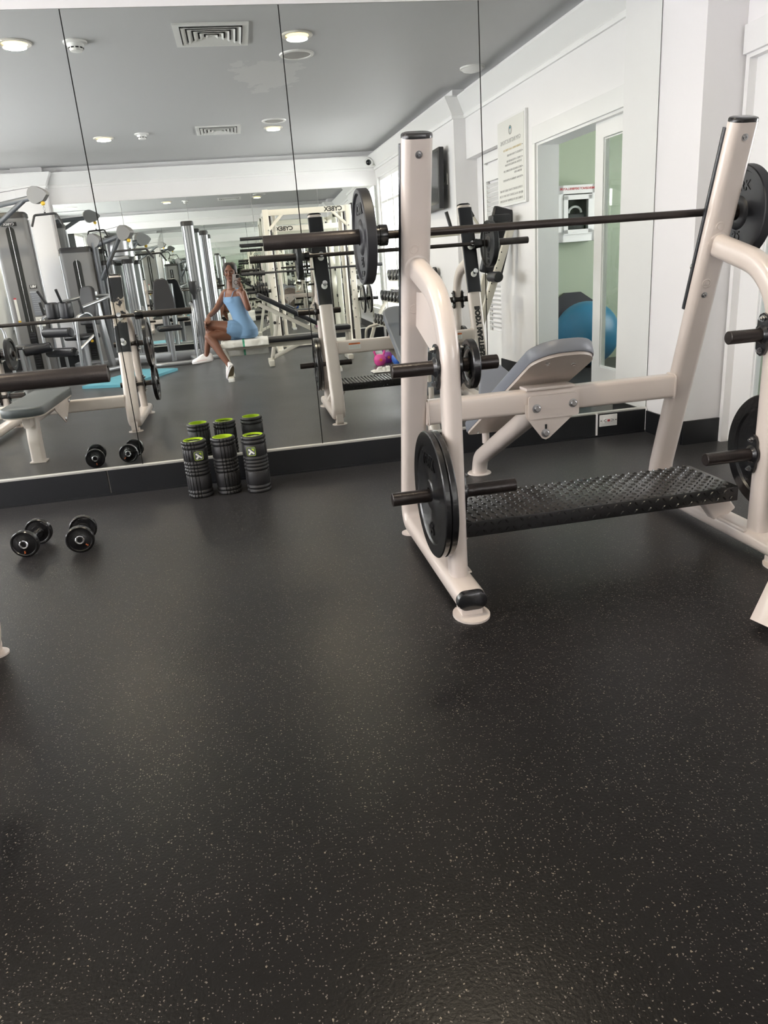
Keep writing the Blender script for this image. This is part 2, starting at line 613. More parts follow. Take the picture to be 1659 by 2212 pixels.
# right wall: mirror-side part with two openings, then the window part
b = MB()
b.box((2.76, -1.36, 2.475), (.12, 1.86, .81))
b.box((2.76, -2.745, 1.44), (.12, .91, 2.88))
b.box((2.76, -3.675, 2.54), (.12, .95, .68))
b.box((2.84, -3.675, 1.1), (.04, .95, 2.2))
b.box((2.66, -4.29, 1.44), (.19, .28, 2.88))
b.box((2.82, -4.29, 1.44), (.13, .28, 2.88))
b.box((2.638, -8.17, 1.44), (.146, .26, 2.88))
b.box((2.638, -5.015, 1.44), (.146, 1.17, 2.88))
b.box((2.638, -6.82, .225), (.146, 2.44, .45))
b.box((2.638, -6.82, 2.675), (.146, 2.44, .41))
struct(b, 'wall_right', M['wall'])
struct(MB().box((2.665, -.20, 1.44), (.276, .46, 2.88), bev=.004), 'wall_right_pilaster', M['wall'])
b = MB()
b.box((-1.0, YB - .11, 1.44), (7.2, .2, 2.88))
b.box((-2.835, YB + .06, 1.44), (.43, .12, 2.88), bev=.004)
b.box((-1.0, YB - .004, 2.63), (7.0, .008, .5))
struct(b, 'wall_back', M['wall'])
# left wall with four tall windows
b = MB()
ys = [-8.3] + [v for p in LW for v in p] + [0.1]
for i in range(0, len(ys), 2):
    b.box((XL - .08, (ys[i] + ys[i + 1]) / 2, 1.44), (.16, ys[i + 1] - ys[i], 2.88))
for a, c in LW:
    b.box((XL - .08, (a + c) / 2, .25), (.16, c - a, .5))
    b.box((XL - .08, (a + c) / 2, 2.74), (.16, c - a, .28))
struct(b, 'wall_left', M['wall'])
def window(n, x, y0, y1, z0, z1, cols, rows, sgn, rowz=None):
    """window in a wall whose face is x = const; sgn: +1 room lies towards -x"""
    b = MB()
    t = .05
    xc = x + sgn * .05
    for yy in (y0 + t / 2, y1 - t / 2):
        b.box((xc, yy, (z0 + z1) / 2), (.06, t, z1 - z0))
    for zz in (z0 + t / 2, z1 - t / 2):
        b.box((xc, (y0 + y1) / 2, zz), (.06, y1 - y0, t))
    for i in range(1, cols):
        yy = y0 + (y1 - y0) * i / cols
        b.box((xc, yy, (z0 + z1) / 2), (.05, .07 if i % 2 == 0 else .035, z1 - z0))
    for zz in (rowz or [z0 + (z1 - z0) * i / rows for i in range(1, rows)]):
        b.box((xc, (y0 + y1) / 2, zz), (.04, y1 - y0, .035))
    # casing on the wall face
    for yy in (y0 - .035, y1 + .035):
        b.box((x - sgn * .008, yy, (z0 + z1) / 2), (.016, .07, z1 - z0 + .14))
    b.box((x - sgn * .008, (y0 + y1) / 2, z1 + .035), (.016, y1 - y0, .07))
    b.box((x - sgn * .02, (y0 + y1) / 2, z0 - .02), (.05, y1 - y0 + .14, .04))
    o = struct(b, 'window_%d' % n, M['trim'])
    struct(MB().box((xc, (y0 + y1) / 2, (z0 + z1) / 2), (.006, y1 - y0 - .02, z1 - z0 - .02)), 'glass_pane', M['glass'], o)
    return o
window(1, XR3, -8.04, -5.6, .45, 2.47, 6, 3, 1, rowz=[1.02, 1.60, 2.1])
for i, (a, c) in enumerate(LW):
    window(2 + i, XL, a, c, .5, 2.6, 2, 3, -1)

# crown moulding running round the whole room and its pilasters
path = [(2.367, YB), sk(XR3, -4.15), sk(XR, -4.15), (2.757, -.43), (XP, -.43), (XP, 0), (XL, 0), (XL, YB), (-3.05, YB), (-3.05, -8.08), (-2.62, -8.08), (-2.62, YB)]
prof = [(2.60, 0), (2.60, .022), (2.628, .028), (2.64, .020), (2.785, .125), (2.80, .125), (2.80, 0)]
rings = []
n = len(path)
for i in range(n):
    p, a, c = V(path[i]), V(path[i - 1]), V(path[(i + 1) % n])
    t1, t2 = (p - a).normalized(), (c - p).normalized()
    inw = V((-t1.y, t1.x)) + V((-t2.y, t2.x))
    inw = inw * (2 / max(.5, inw.length_squared))
    rings.append([V((p.x + inw.x * q, p.y + inw.y * q, z)) for z, q in prof])
b = MB()
b.loft(rings, closed=True)
struct(b, 'trim_2', M['trim'], flat=True)

# baseboards
b = MB()
b.box((.64, -.004, .075), (3.06, .024, .15))
b.box((-2.6, -.004, .075), (3.4, .024, .15))
b.box((2.349, -.004, .075), (.356, .024, .15))
b.box((-.89, -.018, .006), (6.8, .014, .012))
struct(b, 'baseboard_front', M['base'])
b = MB()
b.box((2.1705, -.010, .078), (.012, .020, .156))
b.box((2.518, -.012, .077), (.010, .014, .154))
struct(b, 'trim_3', M['wall'])
b = MB()
b.box((XR - .006, -2.745, .065), (.012, .91, .13))
b.box((XR3 - .006, -6.15, .065), (.012, 4.0, .13))
struct(b, 'baseboard_right', M['base'])
b = MB()
b.box((XP - .006, -.215, .07), (.012, .43, .14))
b.box((2.640, -.437, .072), (.238, .014, .145))
struct(b, 'baseboard_pilaster', M['base'])
b = MB()
b.box((-.15, YB + .008, .085), (4.95, .016, .17))
b.box((-3.67, YB + .008, .085), (1.24, .016, .17))
b.box((-2.835, YB + .126, .085), (.45, .012, .17))
struct(b, 'baseboard_back', M['base'])
struct(MB().box((XL + .008, -4.1, .07), (.016, 8.2, .14)), 'baseboard_left', M['base'])
# aluminium channel under the mirror
b = MB()
b.box((-.89, -.006, .156), (6.83, .016, .014), bev=.002)
b.box((-.15, YB + .006, .177), (4.9, .014, .014))
struct(b, 'trim_4', M['alu'])

# the mirrors: separate panels with dark joints
def panel(x0, x1, y, s, z0, z1, label, group):
    g = .0028
    o = MB().box(((x0 + x1) / 2, y + s * .003, (z0 + z1) / 2), (x1 - x0 - 2 * g, .006, z1 - z0)).build('mirror_panel', M['mirror'], flat=True)
    return tag(o, label, 'mirror', group)
ms = [-3.90, -2.83, -1.76, -.689, .3806, 1.4487, 2.524]
lab = ['wall mirror panel two to the left of the one above the dumbbells', 'wall mirror panel next left of the one above the dumbbells',
       'wall mirror panel standing above the pair of dumbbells', 'tall wall mirror panel behind the black foam rollers',
       'tall wall mirror panel crossed by the left post of the incline press', 'tall wall mirror panel touching the white pilaster at right']
for i in range(6):
    panel(ms[i], ms[i + 1], 0, 1, .163, 2.468, lab[i], 'mirror panels of the front wall')
mb_ = [-2.59, -1.61, -.63, .36, 1.41, 2.36]
lab = ['far wall mirror panel beside the white back pilaster', 'far wall mirror panel behind the twin silver columns', 'far wall mirror panel behind the seated woman',
       'far wall mirror panel behind the left post of the white smith machine', 'far wall mirror panel nearest the windows']
for i in range(5):
    panel(mb_[i], mb_[i + 1], YB, -1, .184, 2.375, lab[i], 'mirror panels of the back wall')
panel(-4.2, -3.08, YB, -1, .184, 2.375, 'far wall mirror panel left of the white back pilaster', 'mirror panels of the back wall')

# ---------------- doorway with glazed sliding door, and louvred door
b = MB()
b.box((2.69, -1.385, 2.138), (.024, 1.89, .136), bev=.003)
b.box((2.692, -2.31, 1.035), (.02, .05, 2.07))
b.box((2.80, -2.275, 1.035), (.2, .03, 2.07))
b.box((2.80, -.455, 1.035), (.2, .03, 2.07))
b.box((2.80, -1.37, 2.06), (.2, 1.8, .02))
struct(b, 'trim_5', M['trim'])
def leaf(x, y0, y1, z0, z1, gy0, gy1, gz0, gz1, name):
    b = MB()
    b.box((x, (y0 + gy0) / 2, (z0 + z1) / 2), (.04, gy0 - y0, z1 - z0))
    b.box((x, (y1 + gy1) / 2, (z0 + z1) / 2), (.04, y1 - gy1, z1 - z0))
    b.box((x, (gy0 + gy1) / 2, (z0 + gz0) / 2), (.04, gy1 - gy0, gz0 - z0))
    b.box((x, (gy0 + gy1) / 2, (z1 + gz1) / 2), (.04, gy1 - gy0, z1 - gz1))
    for k, dx in ((.012, .012), (.026, .004)):
        b.box((x - .02 - dx / 2, gy0 + k - .012, (gz0 + gz1) / 2), (dx, .008, gz1 - gz0))
        b.box((x - .02 - dx / 2, gy1 - k + .012, (gz0 + gz1) / 2), (dx, .008, gz1 - gz0))
        b.box((x - .02 - dx / 2, (gy0 + gy1) / 2, gz1 - k + .012), (dx, gy1 - gy0, .008))
        b.box((x - .02 - dx / 2, (gy0 + gy1) / 2, gz0 + k - .012), (dx, gy1 - gy0, .008))
    o = struct(b, name, M['trim'])
    struct(MB().box((x, (gy0 + gy1) / 2, (gz0 + gz1) / 2), (.006, gy1 - gy0, gz1 - gz0)), 'glass_pane', M['glass'], o)
    return o
leaf(2.765, -1.31, -.47, .01, 2.05, -1.17, -.66, .26, 1.94, 'door_1')
b = MB()
b.box((2.80, -3.86, 1.08), (.03, .08, 2.16))
b.box((2.80, -3.22, 1.05), (.03, .04, 2.1))
b.box((2.80, -3.54, 2.15), (.04, .72, .09))
for yy in (-3.80, -3.26):
    b.box((2.795, yy, 1.05), (.03, .07, 2.08))
for zz, hh in ((.20, .36), (.95, .12), (2.0, .16)):
    b.box((2.795, -3.53, zz), (.03, .50, hh))
d = struct(b, 'door_2', M['trim'])
b = MB()
for z0, z1 in ((.40, .88), (1.03, 1.90)):
    k = int((z1 - z0) / .045)
    for i in range(k):
        b.box((2.797, -3.53, z0 + (i + .5) * (z1 - z0) / k), (.042, .48, .007), rot=Matrix.Rotation(radians(42), 3, 'Y'))
struct(b, 'louvre_slats', M['trim'], d)

# ---------------- adjoining green room
b = MB()
b.box((4.12, -3.365, 1.3), (2.6, .12, 2.6))
b.box((4.1, -.1, 1.3), (2.6, .1, 2.6))
for yy, l in ((-2.86, .92), (-.46, .68)):
    b.box((5.4, yy, 1.3), (.12, l, 2.6))
b.box((5.4, -1.6, .42), (.12, 1.6, .84))
b.box((5.4, -1.6, 2.38), (.12, 1.6, .44))
struct(b, 'wall_green_room', M['green'])
struct(MB().box((4.1, -1.7, 2.63), (2.6, 3.3, .06)), 'ceiling_green_room', M['wall'])
window(6, 5.34, -2.4, -.8, .84, 2.16, 2, 2, 1)  # unseen window, added to bring daylight into this room

# ================================================================== FIXTURES
def downlight(x, y, label):
    t = thing('recessed_downlight', label, 'ceiling light', (x, y, H), 'recessed downlights')
    MB().lathe([(.085, 0), (.12, 0), (.122, -.006), (.115, -.012), (.092, -.010), (.085, -.002)], (x, y, H), Z, 48, cap=False).build('ring', M['brass'], t)
    MB().lathe([(.088, -.001), (.088, -.004), (.06, -.007), (.0, -.008)], (x, y, H), Z, 40).build('lens', M['lamp'], t)
    l = area('downlight_lamp', (x, y, H - .03), (x, y, 0), .16, .16, 9, (1, .86, .64), shape='DISK')
for x, y, s in ((-1.37, -2.09, 'glowing downlight nearest the top left corner of the mirror'), (.68, -2.07, 'glowing downlight beside the large round ceiling speaker'),
                (-1.39, -6.0, 'glowing downlight seen left of the small smoke detector'), (.67, -5.8, 'glowing downlight under the far ceiling speaker'),
                (-3.45, -2.09, 'added downlight over the unseen left end of the front mirror'), (-3.45, -6.0, 'added downlight above the far left pulldown machines')):  # unseen left pair, added to spread the light evenly
    downlight(x, y, s)
for x, y, s in ((.04, -2.0, 'large square ceiling air vent with nested louvres, nearer one'), (0.0, -5.8, 'square ceiling air vent near the back wall, farther one')):
    t = thing('ceiling_vent', s, 'air vent', (x, y, H), 'square air vents')
    b = MB()
    o_, i_ = .27, .225
    for sx, sy, lx, ly in ((0, 1, 2 * o_, o_ - i_), (0, -1, 2 * o_, o_ - i_), (1, 0, o_ - i_, 2 * i_), (-1, 0, o_ - i_, 2 * i_)):
        b.box((x + sx * (o_ + i_) / 2, y + sy * (o_ + i_) / 2, H - .006), (lx, ly, .012))
    b.build('frame', M['plastic'], t, flat=True)
    MB().box((x, y, H - .002), (.45, .45, .003)).build('duct_backing', M['dark'], t)
    b = MB()
    for k in range(5):
        r = .215 - k * .043
        q = r - .030
        lo, hi = H - .022, H - .004
        for a in range(4):
            ra, rb = Matrix.Rotation(pi / 2 * a, 3, 'Z'), Matrix.Rotation(pi / 2 * (a + 1), 3, 'Z')
            c0, c1 = V((1, 1, 0)), V((-1, 1, 0))
            P = [ra @ (c0 * r), ra @ (c1 * r), ra @ (c1 * q), ra @ (c0 * q)]
            P = [V((x + p.x, y + p.y, z)) for p, z in zip(P, (lo, lo, hi, hi))]
            b.loft([[P[0], P[1], P[2], P[3]], [p + V((0, 0, .003)) for p in P]])
    b.build('louvres', M['plastic'], t, flat=True)
for x, y, s in ((-.95, -2.1, 'smoke detector crossing a mirror seam, nearer of two'), (-.92, -5.84, 'small smoke detector between the far downlight and far vent')):
    t = thing('smoke_detector', s, 'smoke detector', (x, y, H), 'smoke detectors')
    MB().lathe([(.085, 0), (.085, -.012), (.06, -.016), (.058, -.03), (.05, -.05)], (x, y, H), Z, 32).build('base', M['plastic'], t)
    MB().lathe([(.043, -.05), (.043, -.062), (.0, -.068)], (x, y, H), Z, 24).build('sensor', M['plastic'], t)
    b = MB()
    for i in range(10):
        a = 2 * pi * i / 10
        b.box((x + .053 * cos(a), y + .053 * sin(a), H - .044), (.003, .022, .008), rot=Matrix.Rotation(a, 3, 'Z'))
    b.build('slots', M['dark'], t)
for x, y, s in ((.72, -2.6, 'large round grey ceiling speaker, nearer of two'), (.66, -5.38, 'round grey ceiling speaker above the far downlight')):
    t = thing('ceiling_speaker', s, 'speaker', (x, y, H), 'ceiling speakers')
    MB().lathe([(.115, -.004), (.115, -.011), (.140, -.010), (.147, 0)], (x, y, H), Z, 48, cap=False).build('rim', M['plastic'], t)
    MB().lathe([(.117, -.004), (.10, -.008), (0, -.009)], (x, y, H), Z, 40).build('grille', M['grille'], t)
t = thing('emergency_light', 'round white ceiling dome beside the crown moulding at right', 'ceiling light', (2.44, -3.23, H))
MB().lathe([(.12, 0), (.12, -.012), (.11, -.016)], (2.44, -3.23, H), Z, 32).build('base', M['plastic'], t)
MB().lathe([(.105, -.015), (.09, -.032), (.05, -.042), (0, -.045)], (2.44, -3.23, H), Z, 32).build('dome', M['plastic'], t)

# security camera in the far corner
c = V((2.25, -8.02, 2.70))
t = thing('security_camera', 'small white security camera with black lens in far ceiling corner', 'camera', c)
MB().box(c + V((.10, -.06, 0)), (.16, .12, .11), bev=.02).build('mounting_box', M['plastic'], t)
dv = V((-.35, .9, -.15)).normalized()
MB().lathe([(.05, -.05), (.065, 0), (.065, .05), (.055, .065)], c, dv, 28).build('housing', M['plastic'], t)
MB().ball(c + dv * .05, .045, 3).build('lens', M['screenb'], t)

# wall outlet in the baseboard
t = thing('wall_outlet', 'white wall outlet with red and black buttons in black baseboard', 'outlet', (2.25, -.016, .105))
MB().box((2.25, -.019, .105), (.122, .007, .076), bev=.0025).build('cover_plate', M['plastic'], t)
MB().box((2.25, -.0235, .105), (.066, .004, .034), bev=.001).build('socket_face', M['plastic'], t)
b = MB().box((2.245, -.0265, .105), (.006, .003, .014))
b.build('reset_button', M['red'], t)
MB().box((2.254, -.0265, .105), (.006, .003, .014)).build('test_button', M['red'], t)
b = MB()
for sx in (-.021, .021):
    for dz in (-.007, .007):
        b.box((2.25 + sx, -.0258, .105 + dz), (.009, .002, .0025))
    b.cyl((2.25 + sx * 1.45, -.0265, .105), (2.25 + sx * 1.45, -.025, .105), .003, n=10)
for sx in (-.052, .052):
    b.cyl((2.25 + sx, -.024, .105), (2.25 + sx, -.022, .105), .0035, n=12)
b.build('slots_and_screws', M['dark'], t, kind='stuff')

# instruction board on the right wall
sy0, sy1, sz0, sz1 = -3.14, -2.46, 1.62, 2.385
t = thing('instruction_board', 'framed white GYM INSTRUCTIONS board on wall beside the doorway', 'sign', (2.69, -2.8, 2.0))
b = MB().box((2.685, -2.8, 2.0), (.028, sy1 - sy0, sz1 - sz0), bev=.004)
b.build('frame', M['trim'], t)
MB().box((2.6695, -2.8, 2.0), (.004, sy1 - sy0 - .05, sz1 - sz0 - .04)).build('panel', M['paper'], t)
XS = 2.6668
R_, U_ = V((0, -1, 0)), Z     # reading direction seen from inside the room
def line(s, z, size, m='ink', y=None, al='CENTER', nm='lettering'):
    text(nm, s, size, (XS, -2.8 if y is None else y, z), R_, U_, M[m], t, .0006, al)
b = MB().sweep([(XS, -2.8 + .030 * cos(a), 2.265 + .036 * sin(a)) for a in [2 * pi * i / 24 for i in range(24)]], circ(.0022, 6), closed=True, cap=False)
b.build('emblem_ring', M['inkb'], t)
b = MB()
for k in range(5):
    a = radians(40 + 25 * k)
    b.box((XS, -2.8 + .011 * cos(a), 2.272 + .011 * sin(a)), (.001, .020, .006), rot=Matrix.Rotation(a, 3, 'X'))
b.box((XS, -2.8, 2.255), (.001, .004, .03))
b.build('emblem_palm', M['mat'], t)
line('GYM INSTRUCTIONS', 2.175, .052)
L0 = sy1 - .075
for z, s, m in ((2.105, 'COVID-19 RULES APPLY HERE', 'yellow'), (2.055, 'EXERCISE AT YOUR OWN RISK', 'ink'), (2.005, 'CONSULT A PHYSICIAN BEFORE', 'ink'), (1.975, 'STARTING AN EXERCISE PROGRAM', 'ink'),
                (1.925, 'SHIRT & SNEAKERS ARE REQUIRED, NO', 'ink'), (1.895, 'BATHING SUITS', 'ink'), (1.845, 'PERSONAL TRAINING BY APPOINTMENT', 'ink')):
    if s.startswith('COVID'):
        s = 'CHILDREN UNDER 16 NOT PERMITTED'
        m = 'inky'
    line(s, z, .025, m, L0, 'LEFT')
b = MB()
for z in (2.105, 2.055, 2.005, 1.925, 1.845):
    b.cyl((XS, L0 + .018, z), (XS - .001, L0 + .018, z), .005, n=10)
b.build('bullets', M['inkb'], t, kind='stuff')
for z, s in ((1.755, 'COUPLES RESORTS IS NOT LIABLE FOR ANY'), (1.710, 'INJURIES OR ACCIDENTS THAT MAY OCCUR'), (1.665, 'DURING USE OF EQUIPMENT OR FACILITIES')):
    line(s, z, .0285)

# television on a swing arm
c = V((2.475, -4.86, 2.045))
t = thing('wall_television', 'black flat television on swing arm, seen edge-on by the windows', 'television', (2.56, -4.78, 2.0))
rt = Matrix.Rotation(radians(1), 3, 'Z') @ Matrix.Rotation(radians(2), 3, 'Y')
def tvp(x, y, z): return c + rt @ V((x, y, z))
MB().box(c, (.06, 1.02, .64), rot=rt, bev=.008).build('cabinet', M['blackrub'], t)
MB().box(tvp(-.031, 0, .01), (.003, .97, .55), rot=rt).build('screen', M['screenb'], t)
b = MB()
b.box(tvp(.04, 0, 0), (.04, .30, .30), rot=rt)
b.sweep([tvp(.05, 0, 0), (2.53, -4.76, 2.03), (2.555, -4.80, 2.03)], rrect(.03, .05, .006, 2), Z)
b.box((2.555, -4.78, 2.03), (.02, .12, .30))
b.build('swing_arm', M['blackrub'], t)
b = MB().sweep(fillet([tvp(.04, -.2, -.1), tvp(.10, -.22, -.05), (2.54, -4.55, 1.98), (2.56, -4.47, 2.03)], .05), circ(.006, 8))
b.build('cable', M['plastic'], t)
o = MB().box((2.560, -4.47, 2.04), (.01, .08, .12), bev=.002).build('cable_socket_plate', M['plastic'])
tag(o, 'cream socket plate on the wall behind the television', 'outlet')

# defibrillator cabinet in the green room
yw = -3.30
t = thing('defibrillator_cabinet', 'white wall cabinet lettered EMERGENCY DEFIBRILLATOR in green room', 'cabinet', (3.52, yw, 1.52))
b = MB()
cx, cz, w2, h2 = 3.53, 1.52, .22, .27
b.box((cx, yw + .008, cz), (2 * w2, .016, 2 * h2))
for sx in (-1, 1):
    b.box((cx + sx * (w2 - .03), yw + .08, cz), (.06, .15, 2 * h2))
b.box((cx, yw + .08, cz + h2 - .04), (2 * w2, .15, .08))
b.box((cx, yw + .08, cz - h2 + .05), (2 * w2, .15, .10))
b.build('body', M['plastic'], t)
b = MB()
for sx in (-1, 1):
    b.box((cx + sx * .135, yw + .162, cz - .01), (.045, .014, .36))
for sz in (-1, 1):
    b.box((cx, yw + .162, cz - .01 + sz * .165), (.315, .014, .045))
fr = b.build('door', M['plastic'], t)
MB().box((cx, yw + .158, cz - .01), (.24, .004, .30)).build('door_glass', M['glass'], fr)
MB().box((cx, yw + .03, cz - .01), (.30, .02, .34)).build('black_lining', M['screenb'], t)
text('cabinet_lettering', 'EMERGENCY DEFIBRILLATOR', .030, (cx, yw + .156, cz + h2 - .035), (-1, 0, 0), Z, M['red'], t, .001, bold=.0004)
t = thing('defibrillator_unit', 'dark defibrillator with pale round top inside the wall cabinet', 'defibrillator', (cx, yw + .08, 1.34))
MB().box((cx, yw + .085, 1.44), (.19, .07, .16), bev=.02).build('body', M['blackrub'], t)
MB().sweep([(cx + .07 * cos(a), yw + .09, 1.53 + .06 * sin(a)) for a in [pi * i / 12 for i in range(13)]], circ(.012, 10)).build('handle', M['plastic'], t)

# exercise balls and mats in the green room
o = MB().ball((3.50, -2.86, .335), .33, 4).build('stability_ball', M['blueball'])
tag(o, 'large teal blue exercise ball seen through the doorway', 'exercise ball')
b = MB().prism([(-.33, 0), (.33, 0), (.33, .60), (.12, .74), (-.06, .74), (-.33, .56)], (3.50, -3.255, 0), X, Z, (0, .05, 0))
tag(b.build('folded_mat', M['blackrub']), 'black folded mat leaning on green wall behind the exercise ball', 'mat')
b = MB().box((4.2, -1.0, .22), (.9, .8, .44), bev=.06)
tag(b.build('soft_block', M['blueball']), 'blue soft block behind the glazed door', 'foam block')
o = MB().ball((4.35, -1.0, .70), .255, 3).build('stability_ball', M['blue'])
tag(o, 'bright blue exercise ball on soft block behind the glazed door', 'exercise ball')

# turn everything fixed to the right wall, and the room beyond it, by the wall's small angle
for o in list(col.objects):
    if o.parent is None and o.name.split('.')[0] in ('wall_right', 'baseboard_right', 'trim_5', 'door_1', 'door_2', 'window_1', 'window_6', 'instruction_board', 'wall_television', 'cable_socket_plate',
            'wall_green_room', 'ceiling_green_room', 'defibrillator_cabinet', 'defibrillator_unit', 'stability_ball', 'folded_mat', 'soft_block'):
        o.matrix_basis = SKEW @ Matrix.LocRotScale(o.location, o.rotation_euler, o.scale)
# ================================================================== PLATES, BARS, RACKS
def plate(name, label, group, c, ax, R, th, m, lettering=None, recess=True, lipfrac=.80, hub=.032, hole=.026):
    """weight plate, centre c, axis ax (unit), body with raised rim, hub and raised lettering"""
    c, ax = V(c), V(ax).normalized()
    t = thing(name, label, 'weight plate', c, group)
    h = th / 2
    rin = R * lipfrac
    e = min(.0035, th * .2)
    q = h * .55 if recess else h
    prof = [(hole, -h), (hub * 1.25, -h), (hub * 1.5, -h * .75), (hub * 1.6, -q), (rin - .006, -q), (rin, -h), (R - e, -h), (R, -h + e), (R, h - e), (R - e, h), (rin, h), (rin - .006, q), (hub * 1.6, q), (hub * 1.5, h * .75), (hub * 1.25, h), (hole, h)]
    a = c
    u = ax.orthogonal().normalized()
    v = ax.cross(u)
    N_ = 64
    b = MB()
    b.loft([[a + ax * hh + (u * cos(2 * pi * i / N_) + v * sin(2 * pi * i / N_)) * r for i in range(N_)] for r, hh in prof], closed=True)
    b.build('body', M[m], t)
    if lettering:
        for s in (-1, 1):
            n = ax * s
            rt = V((0, 0, 1)).cross(n).normalized()   # reading direction when looking at the face from outside
            for body, dz, sz in lettering:
                text('raised_lettering', body, sz, c + n * (q + .0008) + V((0, 0, dz)), rt, Z, M[m], t, .003, bold=.0015)
    return t
def barbell(label, xc, y, z, group=None):
    t = thing('barbell', label, 'barbell', (xc, y, z), group)
    MB().cyl((xc - .66, y, z), (xc + .66, y, z), .0145, n=24).build('shaft', M['sleeve'], t)
    for s in (-1, 1):
        x0 = xc + s * .655
        b = MB().lathe([(.0145, 0), (.036, .001), (.037, .004), (.037, .030), (.034, .032)], (x0, y, z), (s, 0, 0), 32)
        b.lathe([(.034, .03), (.034, .062), (.026, .064)], (x0, y, z), (s, 0, 0), 32)
        b.build('collar', M['cast'], t)
        L_ = .455
        b = MB().lathe([(.0262, .05), (.0262, L_ - .002), (.0252, L_), (.021, L_), (.020, L_ - .004), (.017, L_ - .004), (.0165, L_ - .001), (0, L_ - .001)], (x0, y, z), (s, 0, 0), 32)
        b.build('sleeve', M['sleeve'], t)
    return t

